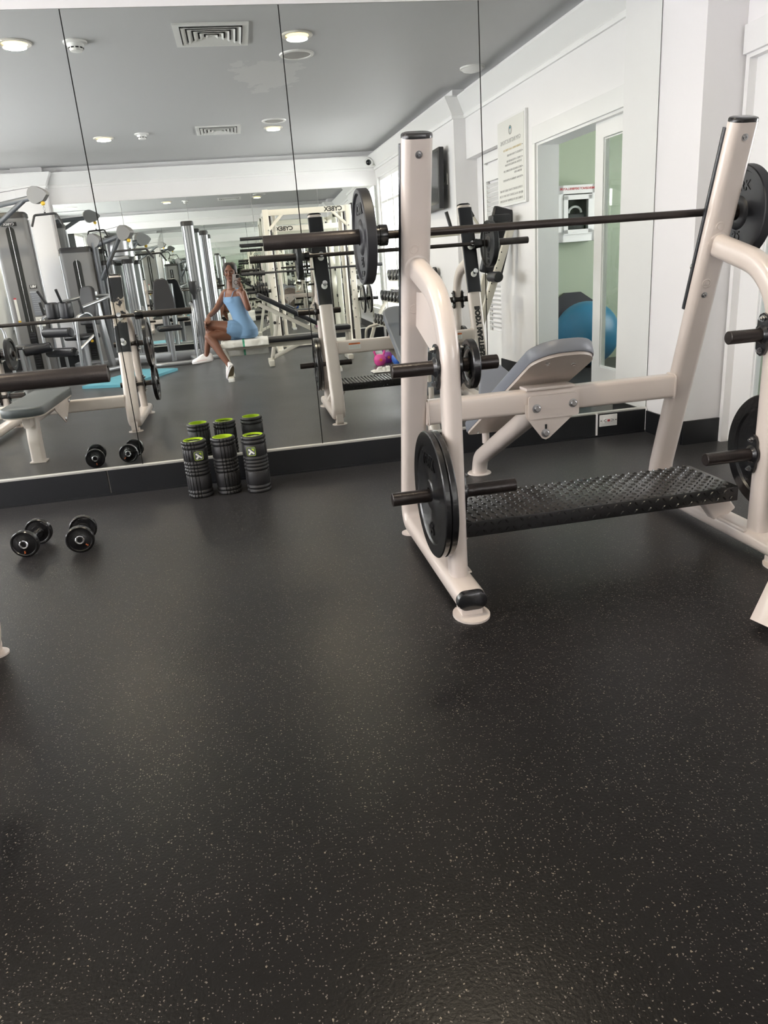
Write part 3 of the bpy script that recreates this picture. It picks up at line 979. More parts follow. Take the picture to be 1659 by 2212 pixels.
def bench_rack(x0, x1, dy, htop, zbeam, pegs, name_label, guard_z, hooks, worn):
    """upright frame of a bench press; x0/x1 are the two side frames, dy shifts it along the room"""
    t = thing('bench_press_rack', name_label, 'bench press rack', ((x0 + x1) / 2, -1.75 + dy, 0))
    k = -.306
    yl = lambda z: -1.355 + k * (z - .30) + dy
    nrm = X
    up = V((0, -.306, 1)).normalized()          # direction of the leaning upright
    mir = V((0, 1, .306)).normalized()          # outward normal of the mirror-side face
    sect = rrect(.106, .066, .028, 6)
    for si, x in enumerate((x0, x1)):
        top = V((x, yl(htop), htop))
        pth = fillet([(x, -2.18 + dy, .062), (x, -1.30 + dy, .062), (x, -1.325 + dy, .20), top], [0, .10, .10, 0], 8)
        u = MB().sweep(pth, sect, nrm).build('upright', M['cream'], t)
        MB().sweep([top, top + up * .009, top + up * .0135, top + up * .016], rrect(.108, .068, .033, 8), nrm, scale=lambda f: 1 if f < .5 else (.95 if f < .9 else .80)).build('top_cap', M['black'], u)
        b = MB()
        b.sweep([(x, -2.178 + dy, .062), (x, -2.190 + dy, .062), (x, -2.200 + dy, .062), (x, -2.205 + dy, .062)], rrect(.109, .069, .0335, 8), nrm, scale=lambda f: 1 if f < .4 else (.93 if f < .8 else .72)).build('end_cap', M['black'], u)
        # black guard wrapping the mirror side
        g0, g1 = guard_z
        off = mir * .0235
        pg = [V((x, yl(g0), g0)) + off, V((x, yl(g1), g1)) + off]
        MB().sweep(pg, rrect(.114, .028, .013, 6), nrm).build('guard', M[worn[si]], u)
        # hooks
        for hz in hooks:
            base = V((x + .006, yl(hz), hz)) + mir * .030
            b = MB().lathe([(.012, 0), (.012, .055), (.0185, .058), (.020, .066), (.0185, .072), (.0, .073)], base, mir + V((0, 0, .12)), 24)
            b.build('hook_pin', M['chrome'], u)
            MB().lathe([(.021, .005), (.024, .007), (.024, .011), (.021, .013)], base, mir, 24).build('hook_washer', M['plastic'], u)
        # weld plugs and bolts on the camera side
        for hz in hooks:
            b = MB()
            pz = V((x - .012, yl(hz - .02), hz - .02)) - mir * .033
            b.lathe([(.019, -.001), (.019, .0012), (.015, .0022), (.0135, .0012), (.011, .0012), (.0105, .003), (0, .0032)], pz, -mir, 24)
            b.build('weld_plug', M['cream'], u)
        for hz in ((htop - .045, guard_z[0] + .07) if si else (htop - .045,)):
            pz = V((x + (0 if hz > 1.3 else -.01), yl(hz), hz)) - mir * .033
            MB().lathe([(.0125, 0), (.0125, .002), (.008, .0022), (.008, .007), (.004, .0075), (.0035, .004), (0, .004)], pz, -mir, 16).build('bolt', M['zinc'], u)
        # curved rear leg
        zs = pegs[-1][0] + .32
        pa = fillet([(x, yl(zs) - .0, zs), (x, -2.03 + dy, zs - .115), (x, -2.025 + dy, .075)], [0, .26, 0], 14)
        MB().sweep(pa, rrect(.062, .086, .026, 6), nrm).build('curved_leg', M['cream'], t)
        b = MB().lathe([(.046, 0), (.048, .004), (.042, .008)], (x, yl(zs) - .030, zs - .006), -mir, 28)
        b.build('weld_seam', M['cream'], t)
        zg = zs - .09
        if si == 0 and dy == 0: MB().prism([(yl(zg) - .01, zg), (yl(zg - .12) - .02, zg - .12), (-2.01 + dy, zg - .27), (-2.01 + dy, zg - .1), (-1.9 + dy, zg + .0)], (x, 0, 0), Y, Z, (.007, 0, 0)).build('gusset_plate', M['cream'], t)
        # feet
        b = MB()
        b.sweep([(x, -2.175 + dy, 0), (x, -2.175 + dy, .007)], circ(.064, 28, .075), X)
        b.box((x, -2.155 + dy, .018), (.075, .07, .026), bev=.004)
        b.build('foot_plate', M['cream'], t)
        b = MB()
        b.sweep([(x, -1.305 + dy, 0), (x, -1.305 + dy, .006)], circ(.059, 28, .045), X)
        b.sweep(fillet([(x, -1.305 + dy, .004), (x, -1.262 + dy, .01), (x, -1.268 + dy, .085)], .02, 5), rrect(.055, .005, .002, 1), X)
        b.box((x, -1.31 + dy, .017), (.06, .06, .026))
        b.build('foot_strap', M['cream'], t)
        # storage pegs with their bolted flanges
        for pz, xa, xb in pegs:
            py = -2.0 + dy
            s = -1 if si else 1
            ea, eb = (x + xa, x + xb) if si == 0 else (x - xb, x - xa)
            pg = MB()
            pg.lathe([(.021, 0), (.0235, .002), (.0235, abs(eb - ea) - .002), (.021, abs(eb - ea))], (ea, py, pz), X, 28)
            p = pg.build('weight_peg', M['rusty'], t)
            for sx in (-1, 1):
                fx = x + sx * .034
                poly = []
                for a in range(24):
                    an = 2 * pi * a / 24
                    r = .040 if abs(sin(an)) < .75 else .040 + (abs(sin(an)) - .75) * .13
                    poly.append((r * cos(an), r * sin(an) * 1.05))
                b = MB().prism(poly, (fx + sx * .004, py, pz), Y, Z, (.009, 0, 0))
                b.lathe([(.036, .007), (.027, .016), (.0245, .018)], (fx, py, pz), (sx, 0, 0), 24)
                b.build('peg_flange', M['black'], p)
                for dz in (-.056, .056):
                    MB().lathe([(.012, .008), (.012, .011), (.0085, .011), (.0085, .018), (.005, .018), (.005, .024), (0, .024)], (fx, py, pz + dz), (sx, 0, 0), 6).build('flange_bolt', M['zinc'], p)
    # crossbeam
    yb = yl(zbeam) - .012
    MB().sweep([(x0 + .045, yb, zbeam), (x1 - .045, yb, zbeam)], rrect(.100, .072, .016, 4), Z).build('crossbeam', M['cream'], t)
    for x, s in ((x0 + .052, 1), (x1 - .052, -1)):
        MB().sweep([(x, yb, zbeam), (x + s * .005, yb, zbeam)], rrect(.112, .084, .02, 4), Z, scale=lambda f: 1 - .06 * f).build('weld_bead', M['cream'], t)
    return t, yl, yb

# ---- the incline press in front of the camera
rack, yl, yb = bench_rack(.646, 1.854, 0, 1.565, .578, [(.395, -.218, .232), (.836, -.190, .175)],
    'white incline press rack with spotter step, nearest the camera at right', (.90, 1.545), (1.245, 1.035), ('guard', 'guard'))
xm = 1.238
# bracket joining the bench to the crossbeam
b = MB()
b.prism(rrect(.225, .098, .012, 4), (xm, yb - .046, .556), X, Z, (0, .010, 0))
br = b.build('mounting_bracket', M['cream'], rack)
b = MB().prism([(-.125, .0), (-.125, .05), (.105, .05), (.105, .0), (-.018, -.100), (-.034, -.106), (-.050, -.100)], (xm, yb - .041, .520), X, Z, (0, .006, 0))
b.build('bracket_plate', M['cream'], rack)
MB().box((xm - .034, yb - .045, .455), (.009, .003, .05)).build('bracket_slot', M['dark'], rack)
for dx, z in ((-.078, .553), (.084, .560), (-.036, .442)):
    MB().lathe([(.0185, 0), (.0185, .003), (.0125, .0035), (.0125, .011), (.010, .013), (0, .013)], (xm + dx, yb - (.052 if z > .5 else .044), z), -Y, 6 if 0 else 20).build('bolt', M['zinc'], rack)
# bench frame: tube falling to a round foot
xt = 1.215
MB().sweep(fillet([(xt, yb, .56), (xt, -.53, .10), (xt, -.50, .006)], [0, .13, 0], 10), rrect(.082, .088, .036, 6), X).build('bench_tube', M['cream'], rack)
MB().lathe([(.066, 0), (.068, .003), (.064, .008), (.05, .010)], (xt, -.50, 0), Z, 36).build('foot_disc', M['cream'], rack)
MB().cyl((xt + .012, -.60, .20), (xt + .012, -.60, .335), .020, n=16).build('seat_post', M['cream'], rack)
# back pad
lo, hi = V((xm + .0, -.635, .272)), V((xm, -1.665, .800))
dr = (hi - lo).normalized()
nr = X.cross(dr)
if nr.z < 0: nr = -nr
Lp = (hi - lo).length
def padpoly(wd, L, r1, r0, k=8, taper=0):
    P = []
    for cx_, cy_, r, a0 in ((wd / 2 - r1, L - r1, r1, 0), (-wd / 2 + r1, L - r1, r1, 90), (-wd / 2 + r0 + taper, r0, r0, 180), (wd / 2 - r0 - taper, r0, r0, 270)):
        for i in range(k + 1):
            a = radians(a0 + 90 * i / k)
            P.append((cx_ + r * cos(a), cy_ + r * sin(a)))
    return P
def pad(poly, org, ax, ay, n, th, m, bm_, parent, nm='backrest'):
    org = V(org)
    cx_ = sum(p[0] for p in poly) / len(poly)
    cy_ = sum(p[1] for p in poly) / len(poly)
    rings = []
    for k, (h, s) in enumerate(((0, .0), (0, .004), (th * .1, .0), (th * .85, 0), (th * .95, .006), (th, .02), (th, .04))):
        ring = []
        for x, y in poly:
            d = V((x - cx_, y - cy_))
            dd = d.length
            q = d * (1 - (s + (.012 if k in (0,) else 0)) / dd)
            ring.append(org + ax * (cx_ + q.x) + ay * (cy_ + q.y) + n * h)
        rings.append(ring)
    o = MB().loft(rings).build(nm, M[m], parent, ang=.9)
    if bm_:
        inner = []
        for x, y in poly:
            d = V((x - cx_, y - cy_)); inner.append((cx_ + d.x * (1 - .014 / d.length), cy_ + d.y * (1 - .014 / d.length)))
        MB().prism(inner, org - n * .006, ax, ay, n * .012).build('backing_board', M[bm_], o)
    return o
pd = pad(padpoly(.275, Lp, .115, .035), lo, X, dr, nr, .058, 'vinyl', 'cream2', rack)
for dx, f in ((.055, .90), (-.07, .93), (-.085, .06), (.08, .06)):
    MB().lathe([(.010, 0), (.010, .003), (.006, .004), (.006, .010), (0, .010)], lo + dr * (Lp * f) + X * dx - nr * .012, -nr, 12).build('pad_screw', M['chrome'], pd)
MB().box((xm - .012, yb - .004, .633), (.215, .085, .012), bev=.003).build('bench_saddle', M['cream'], rack)
# seat pad rising towards the mirror
s0, s1 = V((1.262, -.84, .455)), V((1.262, -.565, .588))
ds = (s1 - s0)
ns = X.cross(ds.normalized())
if ns.z < 0: ns = -ns
P = [(.14, 0), (.14, .03), (.055, ds.length - .02), (.035, ds.length), (-.035, ds.length), (-.055, ds.length - .02), (-.14, .03), (-.14, 0)]
pad(P, s0, X, ds.normalized(), ns, .05, 'vinyl', None, rack, 'seat')
MB().cyl((xm, -.70, .32), (xm, -.68, .50), .019, n=16).build('seat_post', M['cream'], rack)
# spotter step with diamond tread
px0, px1, py0, py1, pz0, pz1 = .700, 1.797, -1.968, -1.640, .203, .262
st = MB().box(((px0 + px1) / 2, (py0 + py1) / 2, (pz0 + pz1) / 2), (px1 - px0, py1 - py0, pz1 - pz0), bev=.004).build('spotter_step', M['tread'], rack)
b = MB()
def lug(c, a, ax, ay, n, L=.0108, W=.0034, Hh=.0042):
    c = V(c); d = ax * cos(a) + ay * sin(a); e = -ax * sin(a) + ay * cos(a)
    q = [c + d * L, c + e * W + d * L * .3, c + e * W - d * L * .3, c - d * L, c - e * W - d * L * .3, c - e * W + d * L * .3]
    tp = [c + d * L * .55 + n * Hh, c + e * W * .4 + n * Hh + d * L * .25, c + e * W * .4 + n * Hh - d * L * .25, c - d * L * .55 + n * Hh, c - e * W * .4 + n * Hh - d * L * .25, c - e * W * .4 + n * Hh + d * L * .25]
    b.loft([q, tp])
sp = .0285
nx, ny = int((px1 - px0 - .02) / sp), int((py1 - py0 - .01) / sp)
for i in range(nx + 1):
    for j in range(ny + 1):
        lug((px0 + .014 + i * sp, py0 + .012 + j * sp, pz1), radians(45 if (i + j) % 2 else -45), X, Y, Z)
    for j in range(2):
        lug((px0 + .014 + i * sp, py0, pz0 + .016 + j * sp), radians(45 if (i + j) % 2 else -45), X, Z, -Y)
        lug((px0 + .014 + i * sp, py1, pz0 + .016 + j * sp), radians(45 if (i + j) % 2 else -45), X, Z, Y)
b.build('diamond_tread', M['tread'], st)
for x, s in ((.646, 1), (1.854, -1)):
    MB().sweep([(x, -1.80, .09), (x + s * .085, -1.80, .205)], rrect(.06, .10, .01, 3), Y).build('step_strut', M['cream'], rack)
    MB().box((x + s * .012, -1.93, .088), (.085, .17, .006)).build('base_gusset', M['cream'], rack)
# warning labels and painted name on the mirror side
def warn(x, y, z, parent, w_=.095, h_=.05):
    o = MB().box((x, y, z), (w_, .0012, h_)).build('warning_label', M['paper'], parent)
    MB().box((x, y + .0008, z + h_ * .33), (w_ * .95, .0012, h_ * .26)).build('orange_band', M['orange'], o)
    text('label_heading', 'WARNING', h_ * .22, (x, y + .0016, z + h_ * .33), -X, Z, M['inkb'], o, .0002)
    for k in range(3):
        text('label_print', 'KEEP HANDS CLEAR OF BAR', h_ * .12, (x, y + .0016, z + h_ * (.06 - .17 * k)), -X, Z, M['ink'], o, .0002)
warn(.83, yb + .037, .585, rack)
warn(1.66, yb + .037, .585, rack)
xg = 1.854
for nm, z0 in (('BODY MASTERS', .60),):
    cc = V((xg + .004, yl(z0), z0)) + V((0, 1, .306)).normalized() * .0335
    text('painted_name', nm, .056, cc, V((0, .306, -1)).normalized(), -X, M['inkb'], rack, .0006, bold=.004)

plate('weight_plate', 'big black iron plate outermost on low left peg of incline rack', 'plates on the incline rack', (.571, -2.0, .397), X, .224, .022, 'cast', [('45', -.13, .06), ('YORK', .12, .06)], hub=.035)
plate('weight_plate', 'big black iron plate sandwiched against post on low left peg', 'plates on the incline rack', (.594, -2.0, .397), X, .224, .022, 'cast', None, hub=.035)
plate('weight_plate', 'smallest iron plate hanging on the upper left peg of incline rack', 'plates on the incline rack', (.727, -2.0, .836), X, .082, .026, 'cast', None, lipfrac=.82)
plate('weight_plate', 'black iron plate on low right peg behind the right post', 'plates on the incline rack', (1.885, -2.0, .392), X, .222, .034, 'cast', None, hub=.035)
zb = 1.274
yB = -1.558
barbell('long black barbell resting on the hooks of the incline rack', 1.215, yB, zb)
let = [('YORK', .095, .05), ('25', -.088, .048), ('LBS', -.132, .036)]
plate('weight_plate', 'round black rubber 25 LBS plate on left end of front barbell', 'rubber plates on the front barbell', (.474, yB, zb - .003), X, .166, .038, 'rubplate', let, lipfrac=.90, hub=.040, hole=.0275)
plate('weight_plate', 'round black rubber 25 LBS plate on right end of front barbell', 'rubber plates on the front barbell', (2.002, yB, zb - .010), X, .178, .044, 'rubplate', let, lipfrac=.90, hub=.040, hole=.0275)

# ---- the flat press at the left edge
rk2, yl2, yb2 = bench_rack(-2.161, -.996, -.625, 1.235, .255, [(.305, -.17, .172), (.665, -.16, .165)],
    'ivory flat bench press rack with worn black post, left of the dumbbells', (.635, 1.22), (.905, .705), ('guard', 'worn'))
xc = -1.577
b = MB().prism([(-.27, .06), (.27, .06), (.25, .02), (.03, -.105), (.0, -.115), (-.03, -.105), (-.22, .02)], (xc + .12, -1.64, .30), Y, Z, (.006, 0, 0))
b.build('bracket_plate', M['cream'], rk2)
MB().lathe([(.018, 0), (.018, .004), (.012, .009), (0, .01)], (xc + .123, -1.84, .325), X, 12).build('bolt', M['zinc'], rk2)
MB().lathe([(.018, 0), (.018, .004), (.012, .009), (0, .01)], (xc + .123, -1.63, .215), X, 12).build('bolt', M['zinc'], rk2)
MB().sweep([(xc, yb2, .30), (xc, -1.05, .30)], rrect(.05, .07, .01, 3), X).build('bench_tube', M['cream'], rk2)
MB().sweep(fillet([(xc, -1.20, .345), (xc, -1.16, .16), (xc, -1.15, .006)], .15, 6), rrect(.085, .095, .018, 4), X).build('bench_leg', M['cream'], rk2)
MB().box((xc, -1.15, .006), (.112, .10, .012), bev=.004).build('foot_plate', M['cream'], rk2)
pad(padpoly(.285, 1.02, .05, .10, taper=.0), (xc, -.95, .362), X, -Y, Z, .058, 'bvinyl', 'cream2', rk2, 'seat_pad') if 0 else pad([(x, -y) for x, y in padpoly(.285, 1.02, .05, .10)], (xc, -.93, .362), X, Y, Z, .058, 'dvinyl', 'cream2', rk2, 'bench_pad')
warn(-1.86, yb2 + .037, .26, rk2)
barbell('rusty brown barbell on the flat press rack, its end entering at left', -1.545 + .025, -2.09, .928)
plate('weight_plate', 'large iron plate on the upper peg of the ivory flat rack', 'plates on the flat rack', (-.862, -2.62, .665), X, .22, .034, 'cast', [('45', -.13, .05)], hub=.035)
plate('weight_plate', 'medium iron plate on the lower peg of the ivory flat rack', 'plates on the flat rack', (-.855, -2.62, .305), X, .163, .034, 'cast', [('25', -.09, .045)], hub=.035)
plate('weight_plate', 'iron plate on the far peg at left edge of the mirror', 'plates on the flat rack', (-2.03, -2.62, .665), X, .14, .034, 'cast', None, hub=.035)

# ---- six-kilogram foam rollers: three standing by the mirror
def roller(label, x, y, rz, logo):
    t = thing('foam_roller', label, 'foam roller', (x, y, 0), 'foam rollers by the mirror')
    R0 = .0695
    zones = []
    Hh = .325
    segs = [(0, .022, 1), (.022, .044, 1), (.046, .128, 0), (.130, .150, 1), (.150, .170, 1), (.170, .190, 1), (.190, .210, 1), (.212, .280, 0), (.282, .303, 1), (.303, .325, 1)]
    prof = []
    for a, c, k in segs:
        g = .0062
        if k:
            for i in range(8):
                f = i / 7
                prof.append((R0 - g * abs(2 * f - 1) ** 2.6, a + .0004 + (c - a - .0008) * f))
        else:
            for f, d in ((0, g), (.012, .0028), (.04, .0016), (.5, .0008), (.96, .0016), (.988, .0028), (1, g)):
                prof.append((R0 - d, a + .0004 + (c - a - .0008) * f))
    # angular pattern: a band of narrow vertical ribs, broad smooth pads elsewhere
    N_ = 240
    def groove(th):
        th = (th - rz) % (2 * pi)
        d = 0
        for base in (0, pi):
            for k in range(5):
                c0 = base + radians(-32 + k * 16)
                da = (th - c0 + pi) % (2 * pi) - pi
                d = max(d, math.exp(-(da / .024) ** 4))
        return d
    G = [groove(2 * pi * i / N_) for i in range(N_)]
    b = MB()
    rings = [[V((x + (r - .0052 * G[i]) * cos(2 * pi * i / N_), y + (r - .0052 * G[i]) * sin(2 * pi * i / N_), z)) for i in range(N_)] for r, z in prof]
    ir = .0555
    rings.append([V((x + ir * cos(2 * pi * i / N_), y + ir * sin(2 * pi * i / N_), Hh)) for i in range(N_)])
    rings.insert(0, [V((x + ir * cos(2 * pi * i / N_), y + ir * sin(2 * pi * i / N_), 0)) for i in range(N_)])
    b.loft(rings, cap=False)
    b.build('foam_shell', M['foam'], t, ang=1.1)
    core = MB().lathe([(.0555, .003), (.0555, .3265), (.0515, .3265), (.0515, .003)], (x, y, 0), Z, 48, cap=False).build('plastic_core', M['lime'], t)
    ca = logo
    # printed band inside the core
    bd = []
    a0 = ca + pi
    for zz in (.316, .288):
        bd.append([V((x + .0508 * cos(a0 + q), y + .0508 * sin(a0 + q), zz)) for q in [(-1.05 + 2.1 * i / 20) for i in range(21)]])
    b = MB()
    vsr = [[b.bm.verts.new(p) for p in r] for r in bd]
    for i in range(20):
        b.bm.faces.new((vsr[0][i], vsr[0][i + 1], vsr[1][i + 1], vsr[1][i]))
    b.build('inner_band', M['inkb'], core)
    word = 'TRIGGERPOINT'
    for i, ch in enumerate(word):
        an = a0 + (.82 - 1.64 * i / (len(word) - 1))
        p = V((x + .0502 * cos(an), y + .0502 * sin(an), .302))
        inw = V((-cos(an), -sin(an), 0))
        text('band_letter', ch, .017, p, V((sin(an), -cos(an), 0)), Z, M['white'], core, .0002, bold=.0006)
    return t, V((cos(ca), sin(ca), 0))
def logo(t, x, y, d):
    """square badge with a stylised white arm mark and lime corner"""
    zc = .245
    n = d
    r = V((-d.y, d.x, 0))
    c = V((x, y, zc)) + n * .0702
    s = .024
    P = [(a * .98, bb * .98) for a, bb in rrect(2 * s, 2 * s, .008, 4)]
    MB().prism(P, c, r, Z, n * .003).build('badge', M['greymetal'], t)
    b = MB().sweep([c + r * q[0] + Z * q[1] + n * .002 for q in rrect(2 * s, 2 * s, .008, 4)], circ(.0009, 6), closed=True, cap=False)
    b.build('badge_outline', M['lime'], t)
    def strip(p0, p1, wd):
        p0, p1 = V(p0), V(p1)
        u = (p1 - p0).normalized(); v = V((-u.y, u.x))
        return [tuple(p0 + v * wd), tuple(p0 - v * wd), tuple(p1 - v * wd), tuple(p1 + v * wd)]
    cc = c + n * .003
    b = MB()
    b.prism(strip((-.014, -.017), (-.001, -.002), .0042), cc, r, Z, n * .0022)
    b.prism(strip((-.014, .0125), (.001, -.001), .0042), cc, r, Z, n * .0022)
    b.prism(strip((-.001, .0005), (.016, -.0135), .0042), cc, r, Z, n * .0022)
    b.build('badge_mark', M['white'], t)
    MB().prism([(.001, .016), (.016, .016), (.016, .001)], cc, r, Z, n * .0022).build('badge_corner', M['lime'], t)
for lb, x, y, rz, la, hl in (('leftmost black foam roller with logo badge at its right side', -.36, -.251, radians(-116), radians(-72), 1),
                             ('middle black foam roller, lime core and no badge showing', -.199, -.248, radians(-70), radians(90), 0),
                             ('rightmost black foam roller with logo badge at its left side', -.031, -.290, radians(-178), radians(-105), 1)):
    t, d = roller(lb, x, y, rz, la)
    if hl: logo(t, x, y, d)

# ---- pair of dumbbells on the floor
def dumbbell(label, a, bq, R, group, num=None, th=.028, world=True, name='dumbbell', numang=0):
    a, bq = V(a), V(bq)
    ax = (bq - a).normalized()
    mid = (a + bq) / 2
    t = thing(name, label, 'dumbbell', mid, group)
    MB().cyl(a, bq, .0135, n=20).build('handle', M['chrome'], t)
    for s, p in ((-1, a), (1, bq)):
        d = ax * s
        b = MB().lathe([(.014, -.005), (.028, -.005), (.030, 0), (R * .78, .002), (R * .82, .0005), (R - .004, .0), (R, .004), (R, th / 3), (R - .0015, th / 3 + .001), (R, th / 3 + .002), (R, 2 * th / 3), (R - .0015, 2 * th / 3 + .001), (R, 2 * th / 3 + .002), (R, th - .004), (R - .004, th), (R * .85, th), (R * .80, th - .004), (.030, th - .003), (.026, th - .001), (.014, th)], p, d, 44)
        h = b.build('weight_head', M['cast'], t)
        MB().lathe([(.021, th - .001), (.021, th + .003), (.018, th + .005), (.013, th + .004), (.012, th - .002), (0, th - .002)], p, d, 28).build('end_ring', M['chrome'], h)
        if num:
            rr = Z.cross(d).normalized()
            uu = d.cross(rr)
            cc = p + d * (th - .002) + rr * (.040 * sin(numang)) - uu * (.040 * cos(numang))
            text('weight_number', num, .018, cc, rr * cos(numang) + uu * sin(numang), uu * cos(numang) - rr * sin(numang), M['orange'], h, .0015)
    return t
RD = .064
dumbbell('small black dumbbell, left one of the floor pair', (-1.128, -.918, RD), (-1.112, -.775, RD), RD, 'floor dumbbells', '5', numang=-.1)
dumbbell('small black dumbbell, right one of the floor pair', (-.878, -.955, RD), (-.893, -.815, RD), RD, 'floor dumbbells', '5', numang=.75)

# foot of another machine entering at the right edge
# ================================================================== MACHINES SEEN IN THE MIRROR
def tube(parent, name, pts, r, m, rad=.05, n=14, prof=None, normal=None):
    return MB().sweep(fillet(pts, rad, 6), prof or circ(r, n), normal).build(name, M[m], parent)
def cushion(parent, name, c, d, m='bvinyl', rot=None, bev=.03):
    return MB().box(c, d, rot=rot, bev=bev).build(name, M[m], parent, ang=1.2)
def roller_pad(parent, a, b_, r, m='bvinyl', name='roller_pad'):
    a, b_ = V(a), V(b_)
    L_ = (b_ - a).length
    return MB().lathe([(0, 0), (r * .8, 0), (r, r * .25), (r, L_ - r * .25), (r * .8, L_), (0, L_)], a, b_ - a, 24).build(name, M[m], parent)
def tower(t, c, w_, d_, z0, z1, front=1, label_side=1, letters=True):
    """weight-stack tower: rounded grey shroud with a dark slot, cap, side extrusions, placard; faces +y (the mirror)"""
    x, y = c
    MB().sweep([(x, y, z0), (x, y, z1)], rrect(w_, d_, .06, 6), X).build('shroud', M['shroud'], t)
    MB().sweep([(x, y, z1), (x, y, z1 + .05), (x, y, z1 + .075)], rrect(w_ + .02, d_ + .02, .07, 6), X, scale=lambda f: 1 if f < .6 else .9).build('top_cap', M['blackrub'], t)
    yf = y + d_ / 2
    b = MB()
    P = [(-.055, z0 + .05), (.055, z0 + .05)] + [(.055 * cos(a), z1 - .16 + .055 * sin(a)) for a in [pi * i / 10 for i in range(11)]]
    b.prism(P, (x, yf, 0), X, Z, (0, .006, 0))
    sl = b.build('stack_slot', M['dark'], t)
    b = MB()
    for i in range(14):
        b.box((x, yf + .006, z0 + .10 + i * .035), (.085, .012, .030))
    st = b.build('weight_stack', M['black'], t)
    MB().lathe([(.009, 0), (.009, .02), (.021, .022), (.021, .035), (0, .036)], (x + .01, yf + .01, z0 + .34), Y, 16).build('selector_pin', M['yellow'], st)
    for s in (-1, 1):
        tube(t, 'side_extrusion', [(x + s * (w_ / 2 + .012), y - .02, z0), (x + s * (w_ / 2 + .012), y - .02, z1 - .03)], .022, 'silver')
    tube(t, 'guide_cable', [(x, yf + .004, z0 + .55), (x, yf + .004, z1 - .1)], .003, 'chrome')
    if letters:
        o = MB().box((x, yf + .003, z1 - .075), (.20, .004, .05), bev=.0015).build('name_badge', M['inkb'], t)
        text('badge_lettering', 'CYBEX', .045, (x, yf + .0056, z1 - .075), -X, Z, M['white'], o, .0004, bold=.001)
        lx = x + .14 * label_side
        o = MB().box((lx, yf + .003, z0 + 1.17), (.095, .003, .05), bev=.001).build('model_badge', M['inkb'], t)
        text('badge_lettering', 'VR1', .046, (lx, yf + .0052, z0 + 1.17), -X, Z, M['white'], o, .0004, bold=.002)
        o = MB().box((lx, yf + .003, z0 + .95), (.115, .003, .33)).build('instruction_placard', M['vinyl'], t)
        text('placard_title', 'LAT PULLDOWN', .016, (lx, yf + .0052, z0 + 1.10), -X, Z, M['white'], o, .0003)
        for k in range(9):
            text('placard_print', 'ADJUST SEAT SELECT WEIGHT', .0065, (lx, yf + .0052, z0 + 1.06 - k * .028), -X, Z, M['white'], o, .0002)
        o = MB().box((lx, yf + .003, z0 + .70), (.115, .003, .13)).build('diagram_placard', M['paper'], t)
        b = MB()
        for i in (-1, 1):
            for j in (-1, 1):
                b.box((lx + i * .028, yf + .0052, z0 + .70 + j * .03), (.006, .001, .035), rot=Matrix.Rotation(.5 * i, 3, 'Y'))
                b.box((lx + i * .028 + .008, yf + .0052, z0 + .705 + j * .03), (.018, .001, .005))
        b.build('diagram_figure', M['ink'], o, kind='stuff')
        o = MB().box((x - .13 * label_side, yf + .003, z0 + .86), (.035, .003, .36)).build('caution_strip', M['paper'], t)
        MB().box((x - .13 * label_side, yf + .005, z0 + 1.03), (.035, .001, .02)).build('red_band', M['red'], o)
        MB().box((x - .13 * label_side, yf + .005, z0 + .71), (.035, .001, .05)).build('yellow_band', M['yellow'], o)
